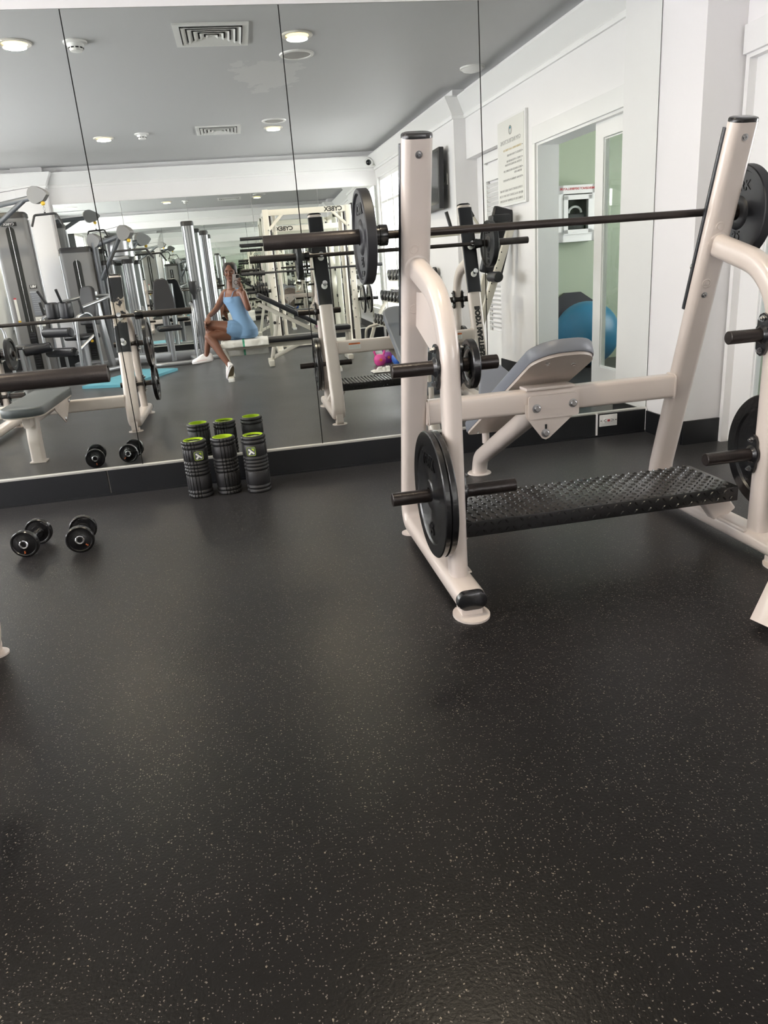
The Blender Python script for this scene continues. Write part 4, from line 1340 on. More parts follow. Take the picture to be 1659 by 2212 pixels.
def pulldown(label, tx, ty, bo, hx, hy, hz, barw, seat=True, z1=2.12, letters=True, group=None, wide=False):
    t = thing('pulldown_machine', label, 'gym machine', (tx, ty, 0), group)
    tower(t, (tx, ty), .44, .20, .06, z1, letters=letters)
    b = MB()
    b.box((tx, ty + .35, .045), (.10, 1.0, .07), bev=.01)
    b.box((tx, ty, .045), (.62, .26, .08), bev=.01)
    b.build('base_frame', M['silver'], t)
    # boom and brace
    bx, by = tx + bo[0], ty + bo[1]
    tube(t, 'mast', [(bx, by, .04), (bx, by, z1 + .12)], .045, 'greymetal', 0)
    tube(t, 'boom', [(bx, by, z1 + .08), (hx, hy, hz)], .034, 'greymetal', 0)
    tube(t, 'brace', [(bx, by, z1 - .42), (bx + (hx - bx) * .86, by + (hy - by) * .86, z1 + .08 + (hz - z1 - .08) * .86)], .030, 'greymetal', 0)
    for px_, py_, pz_ in ((bx, by, z1 + .14), (hx, hy, hz + .02)):
        d = V((hx - bx, hy - by, 0)).normalized()
        n = V((-d.y, d.x, 0))
        P = [(.105 * cos(a) - .01, .105 * sin(a)) for a in [radians(62 + 8 * i) for i in range(27)]] + [(.10, -.075), (.165, -.01), (.168, .01), (.12, .055)]
        MB().prism(P, (px_, py_, pz_), d, Z, n * .07).build('pulley_cover', M['shroud'], t)
    tube(t, 'cable', [(bx, by, z1 + .25), (hx, hy, hz + .12)], .003, 'inkb', 0, 6)
    e = V((hx, hy, hz)) + V((hx - bx, hy - by, 0)).normalized() * .07
    MB().ball(e + V((0, 0, -.085)), .028, 2).build('cable_stop', M['yellow'], t)
    tube(t, 'snap_link', [e + V((0, 0, -.11)), e + V((.014, 0, -.15)), e + V((0, 0, -.19)), e + V((-.014, 0, -.15)), e + V((0, 0, -.115))], .003, 'chrome', .01, 6)
    c = e + V((0, 0, -.215))
    tube(t, 'pull_bar', [c + V((-barw, .02, -.14)), c + V((-barw * .72, 0, -.005)), c, c + V((barw * .72, 0, .005)), c + V((barw, -.02, -.13))], .0145, 'blackrub', .03)
    MB().cyl(c, c + V((0, 0, .03)), .012, n=10).build('bar_eye', M['blackrub'], t)
    if seat:
        cushion(t, 'seat', (tx, ty + .62, .46), (.30, .36, .07))
        tube(t, 'seat_post', [(tx, ty + .62, .05), (tx, ty + .62, .43)], .03, 'silver', 0)
        tube(t, 'thigh_post', [(tx, ty + .86, .05), (tx, ty + .86, .45)], .026, 'silver', 0)
        roller_pad(t, (tx + .02, ty + .80, .42), (tx + .36, ty + .72, .45), .065)
        roller_pad(t, (tx - .30, ty + .80, .42), (tx - .04, ty + .80, .42), .065)
    return t
pulldown('tall grey pulldown machine with short angled handle bar, leftmost in the mirror', -2.93, -7.03, (-.62, .12), -2.385, -6.40, 2.31, .185)
pulldown('silver pulldown machine with long wide bar, left of the twin columns', -2.28, -7.66, (.28, .02), -1.50, -7.20, 1.84, .30, seat=False, z1=1.66, letters=False)

def column(t, x, y, z1, w_=.17, d_=.12):
    b = MB().sweep([(x, y, .10), (x, y, z1)], rrect(w_, d_, .05, 6), X)
    b.build('column', M['silver'], t)
    b = MB()
    for s in (-1, 0, 1):
        b.box((x + s * w_ * .23, y + d_ / 2 + .001, (z1 + .1) / 2 + .02), (.010, .004, z1 - .14))
    b.build('track', M['greymetal'], t)
    MB().sweep([(x, y, z1), (x, y, z1 + .05), (x, y, z1 + .065)], rrect(w_ + .012, d_ + .012, .055, 6), X, scale=lambda f: 1 if f < .7 else .88).build('end_cap', M['blackrub'], t)
t = thing('cable_column_machine', 'tall twin silver cable columns standing left of the seated woman', 'gym machine', (-.56, -7.35, 0))
column(t, -.62, -7.28, 1.90)
column(t, -.42, -7.62, 1.78, .12, .10)
MB().box((-.95, -7.32, .085), (1.35, .16, .13), bev=.015).build('base_rail', M['silver'], t)
MB().box((-.42, -7.42, .03), (.22, .5, .06), bev=.01).build('foot', M['silver'], t)
MB().lathe([(.055, 0), (.062, .01), (.055, .15), (.03, .19), (.022, .26), (0, .262)], (-.66, -7.19, 1.14), -Z, 24).build('carriage', M['blackrub'], t)
text('column_letter', 'G', .10, (-.575, -7.216, 1.02), -X, Z, M['greymetal'], t, .001)
tube(t, 'cable', [(-.66, -7.18, .95), (-.66, -7.18, .16)], .003, 'chrome', 0, 6)

t = thing('cable_column_machine', 'pair of shorter silver cable columns under a round silver drum', 'gym machine', (-1.73, -7.8, 0))
column(t, -1.88, -7.74, 1.46, .19)
column(t, -1.60, -7.80, 1.46, .17)
MB().sweep([(-1.72, -7.86, 1.58), (-1.72, -7.86, 1.84)], rrect(.31, .24, .11, 8), X).build('drum', M['silver'], t)
MB().sweep([(-1.72, -7.86, 1.84), (-1.72, -7.86, 1.87)], rrect(.32, .25, .115, 8), X).build('drum_cap', M['blackrub'], t)
MB().box((-1.73, -7.82, 1.54), (.30, .12, .08), bev=.02).build('crosshead', M['silver'], t)
MB().box((-1.73, -7.75, .06), (.62, .36, .11), bev=.015).build('base_rail', M['silver'], t)

def seated(label, x, y, rz, back_z, seat_z, extra, group=None, hue='bvinyl', backtilt=.15):
    """selectorised seated machine; local +y is the way the sitter faces"""
    t = thing('seated_machine', label, 'gym machine', (x, y, 0), group, world=False)
    t.rotation_euler = (0, 0, rz)
    b = MB()
    b.sweep(fillet([(-.30, -.45, .05), (-.30, .50, .05), (.30, .50, .05), (.30, -.45, .05)], .10, 6), rrect(.06, .08, .02, 3), Z)
    b.build('base_frame', M['silver'], t)
    tube(t, 'seat_post', [(0, .05, .05), (0, .05, seat_z - .03)], 0, 'silver', 0, prof=rrect(.07, .10, .02, 3), normal=X)
    tube(t, 'back_post', [(0, -.42, .05), (0, -.30, back_z + .20)], 0, 'silver', 0, prof=rrect(.07, .10, .02, 3), normal=X)
    P = [(-.15, -.24), (.15, -.24), (.15, 0), (.10, .25), (.06, .28), (-.06, .28), (-.10, .25), (-.15, 0)]
    ax_ = V((0, -sin(backtilt), cos(backtilt)))
    pad(P, (0, -.20, back_z), X, ax_, V((0, cos(backtilt), sin(backtilt))), .065, hue, None, t, 'backrest')
    cushion(t, 'seat', (0, .05, seat_z), (.34, .36, .07), hue)
    for s in (-1, 1):
        tube(t, 'side_loop', [(s * .30, .45, .07), (s * .33, .42, seat_z + .28), (s * .33, .12, seat_z + .36), (s * .33, .10, .10)], .021, 'silver', .12)
    if 'arms' in extra:
        tube(t, 'press_arm', [(-.36, .30, back_z + .02), (-.36, -.10, back_z + .10), (-.30, -.36, back_z + .14), (.30, -.36, back_z + .14), (.36, -.10, back_z + .10), (.36, .30, back_z + .02)], .024, 'silver', .12)
        for s in (-1, 1):
            tube(t, 'handle', [(s * .36, .30, back_z - .06), (s * .36, .33, back_z + .12)], .018, 'blackrub', 0)
    if 'rollers' in extra:
        for zz in (seat_z - .16, seat_z + .10):
            roller_pad(t, (-.25, .46, zz), (.25, .46, zz), .062, hue)
        tube(t, 'leg_lever', [(.29, .12, seat_z + .02), (.29, .46, seat_z - .16)], .02, 'silver', 0)
    if 'cam' in extra:
        MB().lathe([(0, 0), (.11, 0), (.12, .008), (.12, .022), (.11, .03), (0, .03)], (.37, .0, seat_z - .05), X, 30).build('cam', M['shroud'], t)
        tube(t, 'cam_cable', [(.39, .11, seat_z - .05), (.39, .11, .12)], .003, 'chrome', 0, 6)
    if 'pads' in extra:
        cushion(t, 'chest_pad', (-.12, .36, back_z), (.16, .12, .22), hue)
        cushion(t, 'elbow_pad', (.13, .36, back_z), (.16, .12, .22), hue)
        for s in (-1, 1):
            tube(t, 'grip', [(s * .14, .42, back_z + .10), (s * .17, .50, back_z + .27)], .018, 'blackrub', 0)
    if 'tower' in extra:
        b = MB().sweep([(0, -.62, .06), (0, -.62, 1.45)], rrect(.40, .18, .05, 5), X)
        b.build('shroud', M['shroud'], t)
        MB().sweep([(0, -.62, 1.45), (0, -.62, 1.50)], rrect(.41, .19, .05, 5), X).build('top_cap', M['blackrub'], t)
    return t
seated('seated machine with dark backrest and bent silver loops, above teal mat', -1.08, -7.02, radians(-10), .92, .52, ('cam',))
seated('seated arm machine with paired black pads beside the tall grey pulldown', -2.20, -6.72, radians(35), .90, .52, ('pads', 'arms', 'rollers'))
seated('silver seated press at the unlit left end of the gym', -3.40, -5.45, radians(-85), .95, .50, ('arms', 'cam', 'tower'))
seated('silver seated machine near the tall left windows', -3.40, -3.9, radians(-88), .95, .50, ('pads', 'rollers', 'tower'))

# teal exercise mat
o = MB().prism([(-2.03, -5.10), (-1.46, -4.86), (-.965, -6.10), (-1.50, -6.42)], (0, 0, .018), X, Y, (0, 0, .034)).build('exercise_mat', M['mat'])
tag(o, 'teal exercise mat lying on the floor beyond the ivory flat rack', 'mat')
o = MB().ball((-1.93, -5.36, .082), .045, 3).build('massage_ball', M['plastic'])
tag(o, 'small pale ball on the near corner of the teal mat', 'ball')

# ---- white smith machine
t = thing('smith_machine', 'large white smith machine frame behind the seated woman', 'smith machine', (1.08, -7.3, 0))
for x, s in ((.50, -1), (1.70, 1)):
    tube(t, 'front_post', [(x, -7.0, .03), (x, -7.0, 2.03)], 0, 'ivory', 0, prof=rrect(.085, .06, .012, 3), normal=X)
    tube(t, 'inner_post', [(x - s * .12, -7.10, .03), (x - s * .12, -7.10, 2.03)], 0, 'ivory', 0, prof=rrect(.05, .05, .008, 2), normal=X)
    tube(t, 'rear_post', [(x, -7.75, .03), (x, -7.75, 2.03)], 0, 'ivory', 0, prof=rrect(.08, .06, .012, 3), normal=X)
    tube(t, 'guide_rod', [(x - s * .06, -7.06, .12), (x - s * .06, -7.06, 1.95)], .015, 'rusty', 0)
    b = MB()
    b.box((x, -7.38, .035), (.09, .95, .06), bev=.008)
    b.box((x, -7.38, 2.0), (.07, .80, .06), bev=.008)
    b.build('side_rail', M['ivory'], t)
    for i in range(11):
        z = .45 + i * .13
        MB().cyl((x - s * .02, -6.965, z), (x - s * .02, -6.93, z), .010, n=10).build('catch_peg', M['chrome'], t)
    MB().sweep([(x - s * .01, -7.0, 1.74), (x - s * .24, -7.0, 1.96)], rrect(.045, .04, .006, 2), Y).build('corner_gusset', M['ivory'], t)
for z, y in ((1.66, -7.02), (1.57, -7.10)):
    MB().lathe([(.024, 0), (.024, .40)], (.10, y, z), X, 20).build('storage_peg', M['blackrub'], t)
MB().box((1.10, -7.0, 1.985), (1.15, .05, .08), bev=.006).build('front_header', M['ivory'], t)
MB().box((1.10, -7.75, 1.80), (1.15, .05, .08), bev=.006).build('rear_header', M['ivory'], t)
MB().box((1.10, -7.75, .06), (1.28, .07, .07), bev=.006).build('rear_base', M['ivory'], t)
text('painted_name', 'CYBEX', .085, (1.48, -6.9735, 1.985), -X, Z, M['inkb'], t, .0006, bold=.003)
text('painted_name', 'CYBEX', .085, (.80, -7.7235, 1.80), -X, Z, M['inkb'], t, .0006, bold=.003)
for z, xs in ((.92, (.30, .22)), ):
    MB().lathe([(.024, 0), (.024, .40)], (.12, -7.05, z), X, 20).build('storage_peg', M['blackrub'], t)
MB().lathe([(.024, 0), (.024, .34)], (1.72, -7.05, .70), X, 20).build('storage_peg', M['blackrub'], t)
MB().lathe([(.024, 0), (.024, .34)], (1.72, -7.05, 1.15), X, 20).build('storage_peg', M['blackrub'], t)
bb = thing('barbell', 'smith machine bar crossing between the white posts', 'barbell', (1.1, -7.03, 1.18))
MB().cyl((.28, -6.96, 1.18), (1.92, -6.96, 1.18), .015, n=20).build('shaft', M['blackrub'], bb)
for s in (-1, 1):
    MB().lathe([(.035, 0), (.035, .05), (.025, .051), (.025, .34)], (1.10 + s * .70, -6.96, 1.18), (s, 0, 0), 24).build('sleeve', M['blackrub'], bb)
for i, (x, R, th) in enumerate(((.40, .125, .03), (.362, .125, .028), (.325, .125, .028), (.285, .10, .026), (.245, .075, .024))):
    plate('weight_plate', ['black plate tight against left post of the white smith machine', 'second black plate out on the low left smith peg', 'third black plate out on the low left smith peg',
          'fourth, smaller black plate on the low left smith peg', 'smallest black plate at the end of low left smith peg'][i], 'plates on the smith machine', (x, -7.05, .92), X, R, th, 'cast', None)
for i, (x, z, R) in enumerate(((1.83, .70, .21), (1.93, .70, .21), (1.82, 1.15, .12))):
    plate('weight_plate', ['large iron plate inner on low right smith peg by the windows', 'large iron plate outer on low right smith peg by the windows', 'smaller iron plate on the upper right smith peg'][i],
          'plates on the smith machine', (x, -7.05, z), X, R, .034, 'cast', None)

# ---- adjustable bench inside the smith machine
t = thing('adjustable_bench', 'white framed bench with raised black backrest behind the seated woman', 'bench', (.65, -5.65, 0))
yb3 = -5.65
b = MB().sweep([(.22, yb3, .80), (1.0, yb3, .36)], rrect(.07, .05, .008, 2), Y)
b.build('back_frame', M['ivory'], t)
d = V((.78, 0, -.44)).normalized()
nrm2 = V((.44, 0, .78)).normalized()
MB().box(V((.60, yb3, .66)) + nrm2 * .035, (.92, .26, .06), rot=d.to_track_quat('X', 'Z').to_matrix(), bev=.022).build('backrest', M['bvinyl'], t, ang=1.2)
MB().sweep([(.45, yb3, .64), (.31, yb3, .05)], rrect(.06, .05, .008, 2), Y).build('rear_strut', M['ivory'], t)
MB().sweep([(.33, yb3, .10), (.95, yb3, .36)], rrect(.06, .05, .008, 2), Y).build('lower_strut', M['ivory'], t)
MB().box((.30, yb3, .045), (.07, .42, .07), bev=.008).build('rear_foot', M['ivory'], t)
MB().box((1.18, yb3, .42), (.42, .28, .06), bev=.022).build('seat', M['bvinyl'], t)
MB().sweep([(.95, yb3, .37), (1.4, yb3, .37)], rrect(.06, .05, .008, 2), Y).build('seat_rail', M['ivory'], t)
MB().sweep([(1.35, yb3, .36), (1.35, yb3, .05)], rrect(.06, .05, .008, 2), Y).build('front_leg', M['ivory'], t)
MB().box((1.35, yb3, .035), (.07, .42, .06), bev=.008).build('front_foot', M['ivory'], t)
MB().ball((.40, yb3 + .04, .55), .02, 2).build('adjuster_knob', M['blackrub'], t)

# ---- the bench she sits on, with its towel
t = thing('flat_bench', 'ivory flat bench with black pad on which the woman sits', 'bench', (.35, -4.64, 0))
ybn = -4.64
MB().box((.40, ybn, .420), (1.34, .26, .052), bev=.018).build('bench_pad', M['bvinyl'], t, ang=1.2)
MB().sweep([(-.25, ybn, .365), (1.05, ybn, .365)], rrect(.055, .07, .01, 2), Z).build('top_rail', M['ivory'], t)
for x0_, x1_, yy in ((-.262, -.222, ybn), (1.02, 1.05, ybn)):
    MB().sweep([(x0_, yy, .35), (x1_, yy, .045)], rrect(.06, .07, .01, 2), Y).build('leg', M['ivory'], t)
    MB().box((x1_, yy + .02, .035), (.065, .46, .05), bev=.008).build('foot_bar', M['ivory'], t)
    for s in (-1, 1):
        MB().box((x1_, yy + .02 + s * .215, .022), (.075, .045, .044), bev=.008).build('rubber_foot', M['plastic'], t)
# towel draped over the pad
b = MB()
nx_, ny_ = 48, 40
prof = []
L1, L2, wd = .075, .20, .30
def tw(v):
    """cross section, v in 0..1 from the mirror side hem over the pad to the far hem"""
    tot = L1 + wd + L2
    s = v * tot
    if s < L1: return (ybn + wd / 2 + .004, .448 - (L1 - s))
    if s < L1 + wd: return (ybn + wd / 2 - (s - L1), .452)
    return (ybn - wd / 2 - .004, .448 - (s - L1 - wd))
rows = []
for i in range(nx_ + 1):
    u = i / nx_
    xx = -.30 + .56 * u
    row = []
    for j in range(ny_ + 1):
        v = j / ny_
        yy, zz = tw(v)
        w1 = noise.noise(V((xx * 9, v * 6, 0))) * .012 + noise.noise(V((xx * 22, v * 12, 3))) * .006
        hang = 1 if zz < .44 else 0
        yy += (w1 + .004) * (1 if yy > ybn else -1) * (hang * 1.2)
        zz += abs(w1) * (1 - hang) + .004
        if u < .07: zz -= (.07 - u) ** 1 * .9 * (1 - hang)
        row.append(b.bm.verts.new((xx, yy, zz)))
    rows.append(row)
for i in range(nx_):
    for j in range(ny_):
        b.bm.faces.new((rows[i][j], rows[i + 1][j], rows[i + 1][j + 1], rows[i][j + 1]))
o = b.build('towel', M['towel'], ang=3)
md = o.modifiers.new('thickness', 'SOLIDIFY'); md.thickness = .008
tag(o, 'white towel with green stripe draped over the bench under the woman', 'towel')

# crumpled cloth on the floor
b = MB()
nn = 36
rows = []
for i in range(nn + 1):
    row = []
    for j in range(nn + 1):
        u, v = i / nn * 2 - 1, j / nn * 2 - 1
        e = 1 + .25 * noise.noise(V((math.atan2(v, u) * 1.3, 2, 0)))
        p = V((1.54 + u * .16 * e, -4.0 + v * .10 * e, 0))
        h = abs(noise.noise(V((u * 3, v * 3, 7)))) * .09 + abs(noise.noise(V((u * 7, v * 7, 1)))) * .03
        row.append(b.bm.verts.new((p.x, p.y, .006 + h * max(0, 1 - max(abs(u), abs(v)) ** 3))))
    rows.append(row)
for i in range(nn):
    for j in range(nn):
        b.bm.faces.new((rows[i][j], rows[i + 1][j], rows[i + 1][j + 1], rows[i][j + 1]))
o = b.build('crumpled_cloth', M['cloth'], ang=3)
md = o.modifiers.new('thickness', 'SOLIDIFY'); md.thickness = .005; md.offset = 1
tag(o, 'crumpled white cloth lying on floor in front of the kettlebells', 'cloth')

# kettlebells
def kettlebell(label, x, y, m, R=.075, rz=0):
    t = thing('kettlebell', label, 'kettlebell', (x, y, 0), 'vinyl kettlebells')
    MB().lathe([(0, 0), (R * .62, 0), (R * .9, R * .35), (R, R * .9), (R * .92, R * 1.35), (R * .6, R * 1.72), (.0, R * 1.85)], (x, y, 0), Z, 32).build('bell', M[m], t)
    dx = V((cos(rz), sin(rz), 0))
    c = V((x, y, 0))
    MB().sweep(fillet([c + dx * R * .55 + Z * R * 1.4, c + dx * R * .92 + Z * R * 2.35, c + dx * R * .5 + Z * R * 2.62, c - dx * R * .5 + Z * R * 2.62, c - dx * R * .92 + Z * R * 2.35, c - dx * R * .55 + Z * R * 1.4], R * .35, 5), circ(.013, 12)).build('handle', M[m], t)
    MB().lathe([(.017, -.002), (.017, .003), (.012, .003)], (x, y + R * .97, R * .95), (0, 1, .1), 20).build('weight_mark', M['orange'], t)
kettlebell('pink vinyl kettlebell on the floor, leftmost of the kettlebells', 1.585, -4.60, 'pink')
kettlebell('purple vinyl kettlebell partly hidden behind the pink one', 1.72, -4.78, 'purple', rz=.5)
kettlebell('blue vinyl kettlebell, rightmost and half hidden by grey backrest', 1.80, -4.56, 'blue', rz=.2)

# ---- dumbbell rack under the right-hand windows
rack3 = thing('dumbbell_rack', 'white three-tier dumbbell rack along the wall under the windows', 'dumbbell rack', (2.2, -6.1, 0))
tiers = ((2.04, .42), (2.17, .74), (2.30, 1.02))
for yy in (-6.86, -4.84):
    MB().sweep(fillet([(1.86, yy, .02), (1.98, yy, .36), (2.42, yy, 1.05), (2.44, yy, .02)], .10, 6), rrect(.05, .05, .01, 2), Y).build('side_frame', M['ivory'], rack3)
    tube(rack3, 'foot_hoop', [(1.80, yy, .02), (1.80, yy + .16, .30), (2.0, yy + .18, .34)], .02, 'ivory', .08)
for x, z in tiers:
    b = MB()
    b.box((x - .055, -5.85, z - .075), (.03, 2.08, .03))
    b.box((x + .055, -5.85, z - .055), (.03, 2.08, .03))
    b.build('shelf_rail', M['ivory'], rack3)
first = None
k = 0
where = ('lowest tier', 'middle tier', 'top tier')
ordn = ('farthest', 'second farthest', 'third farthest', 'fourth farthest', 'fifth farthest', 'fifth nearest', 'fourth nearest', 'third nearest', 'second nearest', 'nearest')
for ti, (x, z) in enumerate(tiers):
    for j in range(10):
        yy = -6.76 + j * .202
        lb = 'black dumbbell on %s of wall rack, %s along it' % (where[ti], ordn[j])
        if first is None:
            first = dumbbell(lb, (-.06, 0, 0), (.06, 0, 0), .075, 'dumbbells on the wall rack', None, th=.036)
            first.location = (x, yy, z)
        else:
            copy_tree(first, (x, yy, z), lb)

for o in list(col.objects):
    if o.parent is None and (o.name.startswith('dumbbell_rack') or o.get('group') == 'dumbbells on the wall rack'):
        bpy.context.view_layer.update()
        o.matrix_basis = SKEW @ Matrix.Translation((.13, 0, 0)) @ Matrix.LocRotScale(o.location, o.rotation_euler, o.scale)
# ---- incline leg-raise bench against the right wall
t = thing('incline_bench_station', 'white framed incline station with black pads below the instruction board', 'gym bench', (2.3, -2.8, 0))
ya, yc = -2.72, -3.05
MB().sweep([(2.62, ya, 1.44), (2.10, ya, .06)], rrect(.05, .07, .008, 2), Y).build('front_rail', M['ivory'], t)
MB().sweep([(2.46, yc, 1.00), (2.20, yc, .06)], rrect(.05, .07, .008, 2), Y).build('rear_rail', M['ivory'], t)
MB().sweep([(1.72, -2.95, 1.40), (2.64, -2.95, 1.42)], rrect(.05, .05, .008, 2), Z).build('top_rail', M['ivory'], t)
MB().sweep([(1.74, -2.95, 1.40), (1.80, -3.0, .06)], rrect(.05, .05, .008, 2), Y).build('far_post', M['ivory'], t)
dd = (V((2.60, 0, 1.56)) - V((2.44, 0, 1.00))).normalized()
MB().box((2.535, -2.88, 1.30), (.07, .24, .62), rot=dd.to_track_quat('Z', 'Y').to_matrix() , bev=.028).build('backrest', M['bvinyl'], t, ang=1.2)
MB().box((2.50, -2.72, 1.50), (.19, .14, .07), bev=.02).build('arm_pad', M['bvinyl'], t, ang=1.2)
for yy in (-2.86,):
    tube(t, 'handle_tube', [(2.36, yy, 1.42), (2.28, yy, 1.55)], .013, 'ivory', 0)
    tube(t, 'grip', [(2.285, yy, 1.54), (2.22, yy, 1.66)], .017, 'blackrub', 0)
    tube(t, 'grip', [(2.06, yy, 1.46), (2.02, yy, 1.60)], .017, 'blackrub', 0)
roller_pad(t, (2.42, -2.78, .98), (2.42, -2.55, .98), .05)
b = MB()
b.box((2.12, -2.88, .04), (.09, .55, .06), bev=.008)
b.box((2.0, -3.0, .04), (.50, .07, .06), bev=.008)
b.build('base_frame', M['ivory'], t)
for i in range(8):
    zz = .78 + i * .07
    MB().cyl((2.10 + .52 * (zz - .06) / 1.38 - .03, ya + .034, zz), (2.10 + .52 * (zz - .06) / 1.38 - .03, ya + .038, zz), .006, n=10).build('adjustment_hole', M['dark'], t)

# its slanted front foot enters at the right edge of the picture
MB().sweep([(1.508, -2.575, .0), (1.80, -2.50, .52), (1.93, -2.46, .76)], rrect(.085, .12, .008, 2), Y).build('slanted_leg', M['cream'], t)
MB().sweep(fillet([(1.90, -2.48, .74), (1.90, -2.90, .74), (1.80, -2.99, .74)], .08, 4), rrect(.05, .05, .01, 2), Z).build('cross_tube', M['ivory'], t)
# ================================================================== THE SEATED WOMAN AND HER PHONE
def remesh(b, name, m, parent, vox=.0045, smooth=6, fac=.5):
    o = b.build(name, m, parent)
    r = o.modifiers.new('r', 'REMESH'); r.mode = 'VOXEL'; r.voxel_size = vox; r.use_smooth_shade = True
    s_ = o.modifiers.new('s', 'SMOOTH'); s_.iterations = smooth; s_.factor = fac
    bpy.context.view_layer.update()
    dg = bpy.context.evaluated_depsgraph_get()
    me = bpy.data.meshes.new_from_object(o.evaluated_get(dg))
    o.modifiers.clear()
    old = o.data
    o.data = me
    bpy.data.meshes.remove(old)
    me.name = name
    for p in me.polygons: p.use_smooth = True
    return o
def limb(b, pts, radii, n=20):
    """tapering limb through joints; radii (r or (ra, rb))"""
    pts = [V(p) for p in pts]
    P, Rr = [], []
    m = len(pts)
    for i in range(m - 1):
        for k in range(6):
            f = k / 6
            P.append(pts[i].lerp(pts[i + 1], f)); Rr.append(radii[i] * (1 - f) + radii[i + 1] * f)
    P.append(pts[-1]); Rr.append(radii[-1])
    # gentle smoothing of the centre line at the joints
    for _ in range(2):
        P = [P[0]] + [(P[i - 1] + P[i] * 2 + P[i + 1]) / 4 for i in range(1, len(P) - 1)] + [P[-1]]
    for i in range(len(P) - 1):
        b.cyl(P[i], P[i + 1], Rr[i], Rr[i + 1], n)
    for p, r in zip(P, Rr):
        b.ball(p, r, 2)
def torso(b, secs):
    rings = []
    N_ = 36
    S = []
    for i in range(len(secs) - 1):
        for k in range(4):
            f = k / 4; f = f * f * (3 - 2 * f)
            S.append([secs[i][j] * (1 - f) + secs[i + 1][j] * f for j in range(3)])
    S.append(list(secs[-1]))
    for c, wdir, (rw, rd) in [(s[0], s[1], s[2]) for s in S]:
        wv = V(wdir).normalized()
        dv_ = wv.cross(Z).normalized()
        rings.append([V(c) + wv * rw * cos(2 * pi * i / N_) + dv_ * rd * sin(2 * pi * i / N_) for i in range(N_)])
    b.loft(rings)
def sec(c, wd, rw, rd): return (V(c), V(wd), V((rw, rd)))
her = thing('person', 'woman in light blue romper sitting cross-legged, photographing herself in the mirror', 'person', (-.03, -4.66, .46))
S1, E1, W1 = V((-.168, -4.845, .985)), V((-.292, -4.74, .815)), V((-.385, -4.60, .748))
S2, E2, W2 = V((.030, -4.585, .985)), V((.082, -4.500, .780)), V((.050, -4.452, .985))
HR, K1, A1 = V((-.02, -4.585, .565)), V((-.385, -4.600, .655)), V((-.470, -4.645, .335))
HL, K2, A2 = V((-.01, -4.715, .545)), V((-.415, -4.520, .520)), V((-.232, -4.405, .205))
nk = V((-.105, -4.735, 1.035))
hc = V((-.078, -4.715, 1.205))
def body_secs(g=0, lo=0, hi=9):
    A = [sec((.03, -4.65, .470), (0, 1, 0), .145 + g, .098 + g), sec((.030, -4.65, .50), (0, 1, 0), .168 + g, .120 + g), sec((.025, -4.65, .57), (0, 1, 0), .170 + g, .124 + g),
         sec((.0, -4.655, .65), (.1, 1, 0), .142 + g, .108 + g), sec((-.028, -4.665, .73), (.3, .95, 0), .118 + g, .093 + g), sec((-.05, -4.685, .81), (.5, .85, 0), .126 + g, .097 + g),
         sec((-.068, -4.70, .885), (.62, .78, 0), .140 + g, .108 + g), sec((-.075, -4.71, .945), (.62, .78, 0), .150 + g, .088 + g), sec((-.078, -4.715, .985), (.62, .78, 0), .135 + g, .066 + g), sec((-.085, -4.72, 1.022), (.62, .78, 0), .075 + g, .052 + g)]
    return A[lo:hi + 1]
b = MB()
torso(b, body_secs())
fdir = V((-.78, .62, 0))
sdir = V((.62, .78, 0))
for s in (-1, 1):
    b.ball(V((-.075, -4.70, .900)) + fdir * .060 + sdir * s * .056, .040, 3)
limb(b, [V((-.088, -4.728, 1.00)), nk + V((.008, .0, .03)), hc + V((-.0, -.012, -.065))], [.052, .044, .047])
limb(b, [S1 + sdir * .03, S1, E1, W1], [.050, .047, .034, .0235])
limb(b, [S2 - sdir * .03, S2, E2, W2], [.050, .046, .034, .0235])
# thighs, calves
def leg(h, k, a, side):
    limb(b, [h, h.lerp(k, .35), h.lerp(k, .75), k], [.088, .082, .062, .052])
    kk = k.lerp(a, .28)
    n = (a - k).normalized()
    back = (h - k).normalized()
    back = (back - n * back.dot(n)).normalized()
    limb(b, [k, kk + back * .010, k.lerp(a, .6), a, a + n * .03], [.051, .052, .040, .030, .032])
leg(HR, K1, A1, 1)
leg(HL, K2, A2, -1)
# head
fw = V((-.16, .975, -.05)).normalized()
rt_ = fw.cross(Z).normalized()
up_ = rt_.cross(fw)
HM = Matrix((rt_, fw, up_)).transposed()
def hp(x, y, z): return hc + rt_ * x + fw * y + up_ * z
def hb(x, y, z, rx, ry, rz): b.ball(hp(x, y, z), 1, 3, (rx, ry, rz), HM)
hb(0, -.008, .035, .071, .090, .074)
hb(0, .030, .018, .061, .052, .072)
hb(0, .032, -.030, .054, .046, .060)
hb(0, .040, -.068, .034, .036, .033)
hb(0, .058, -.082, .018, .018, .016)
for s in (-1, 1):
    hb(s * .034, .062, -.012, .020, .016, .018)      # cheekbone
    hb(s * .028, .076, .032, .020, .010, .007)      # brow
    hb(s * .072, -.004, .0, .008, .018, .028)       # ear
    hb(s * .0125, .086, -.024, .0085, .010, .007)   # nostril
hb(0, .084, .004, .0075, .014, .024)
hb(0, .093, -.018, .0095, .012, .010)
hb(0, .078, -.050, .022, .013, .012)
# hands
def finger(root, pts, r0=.0088, r1=.0068):
    limb(b, [root] + pts, [r0 + (r1 - r0) * i / len(pts) for i in range(len(pts) + 1)], 12)
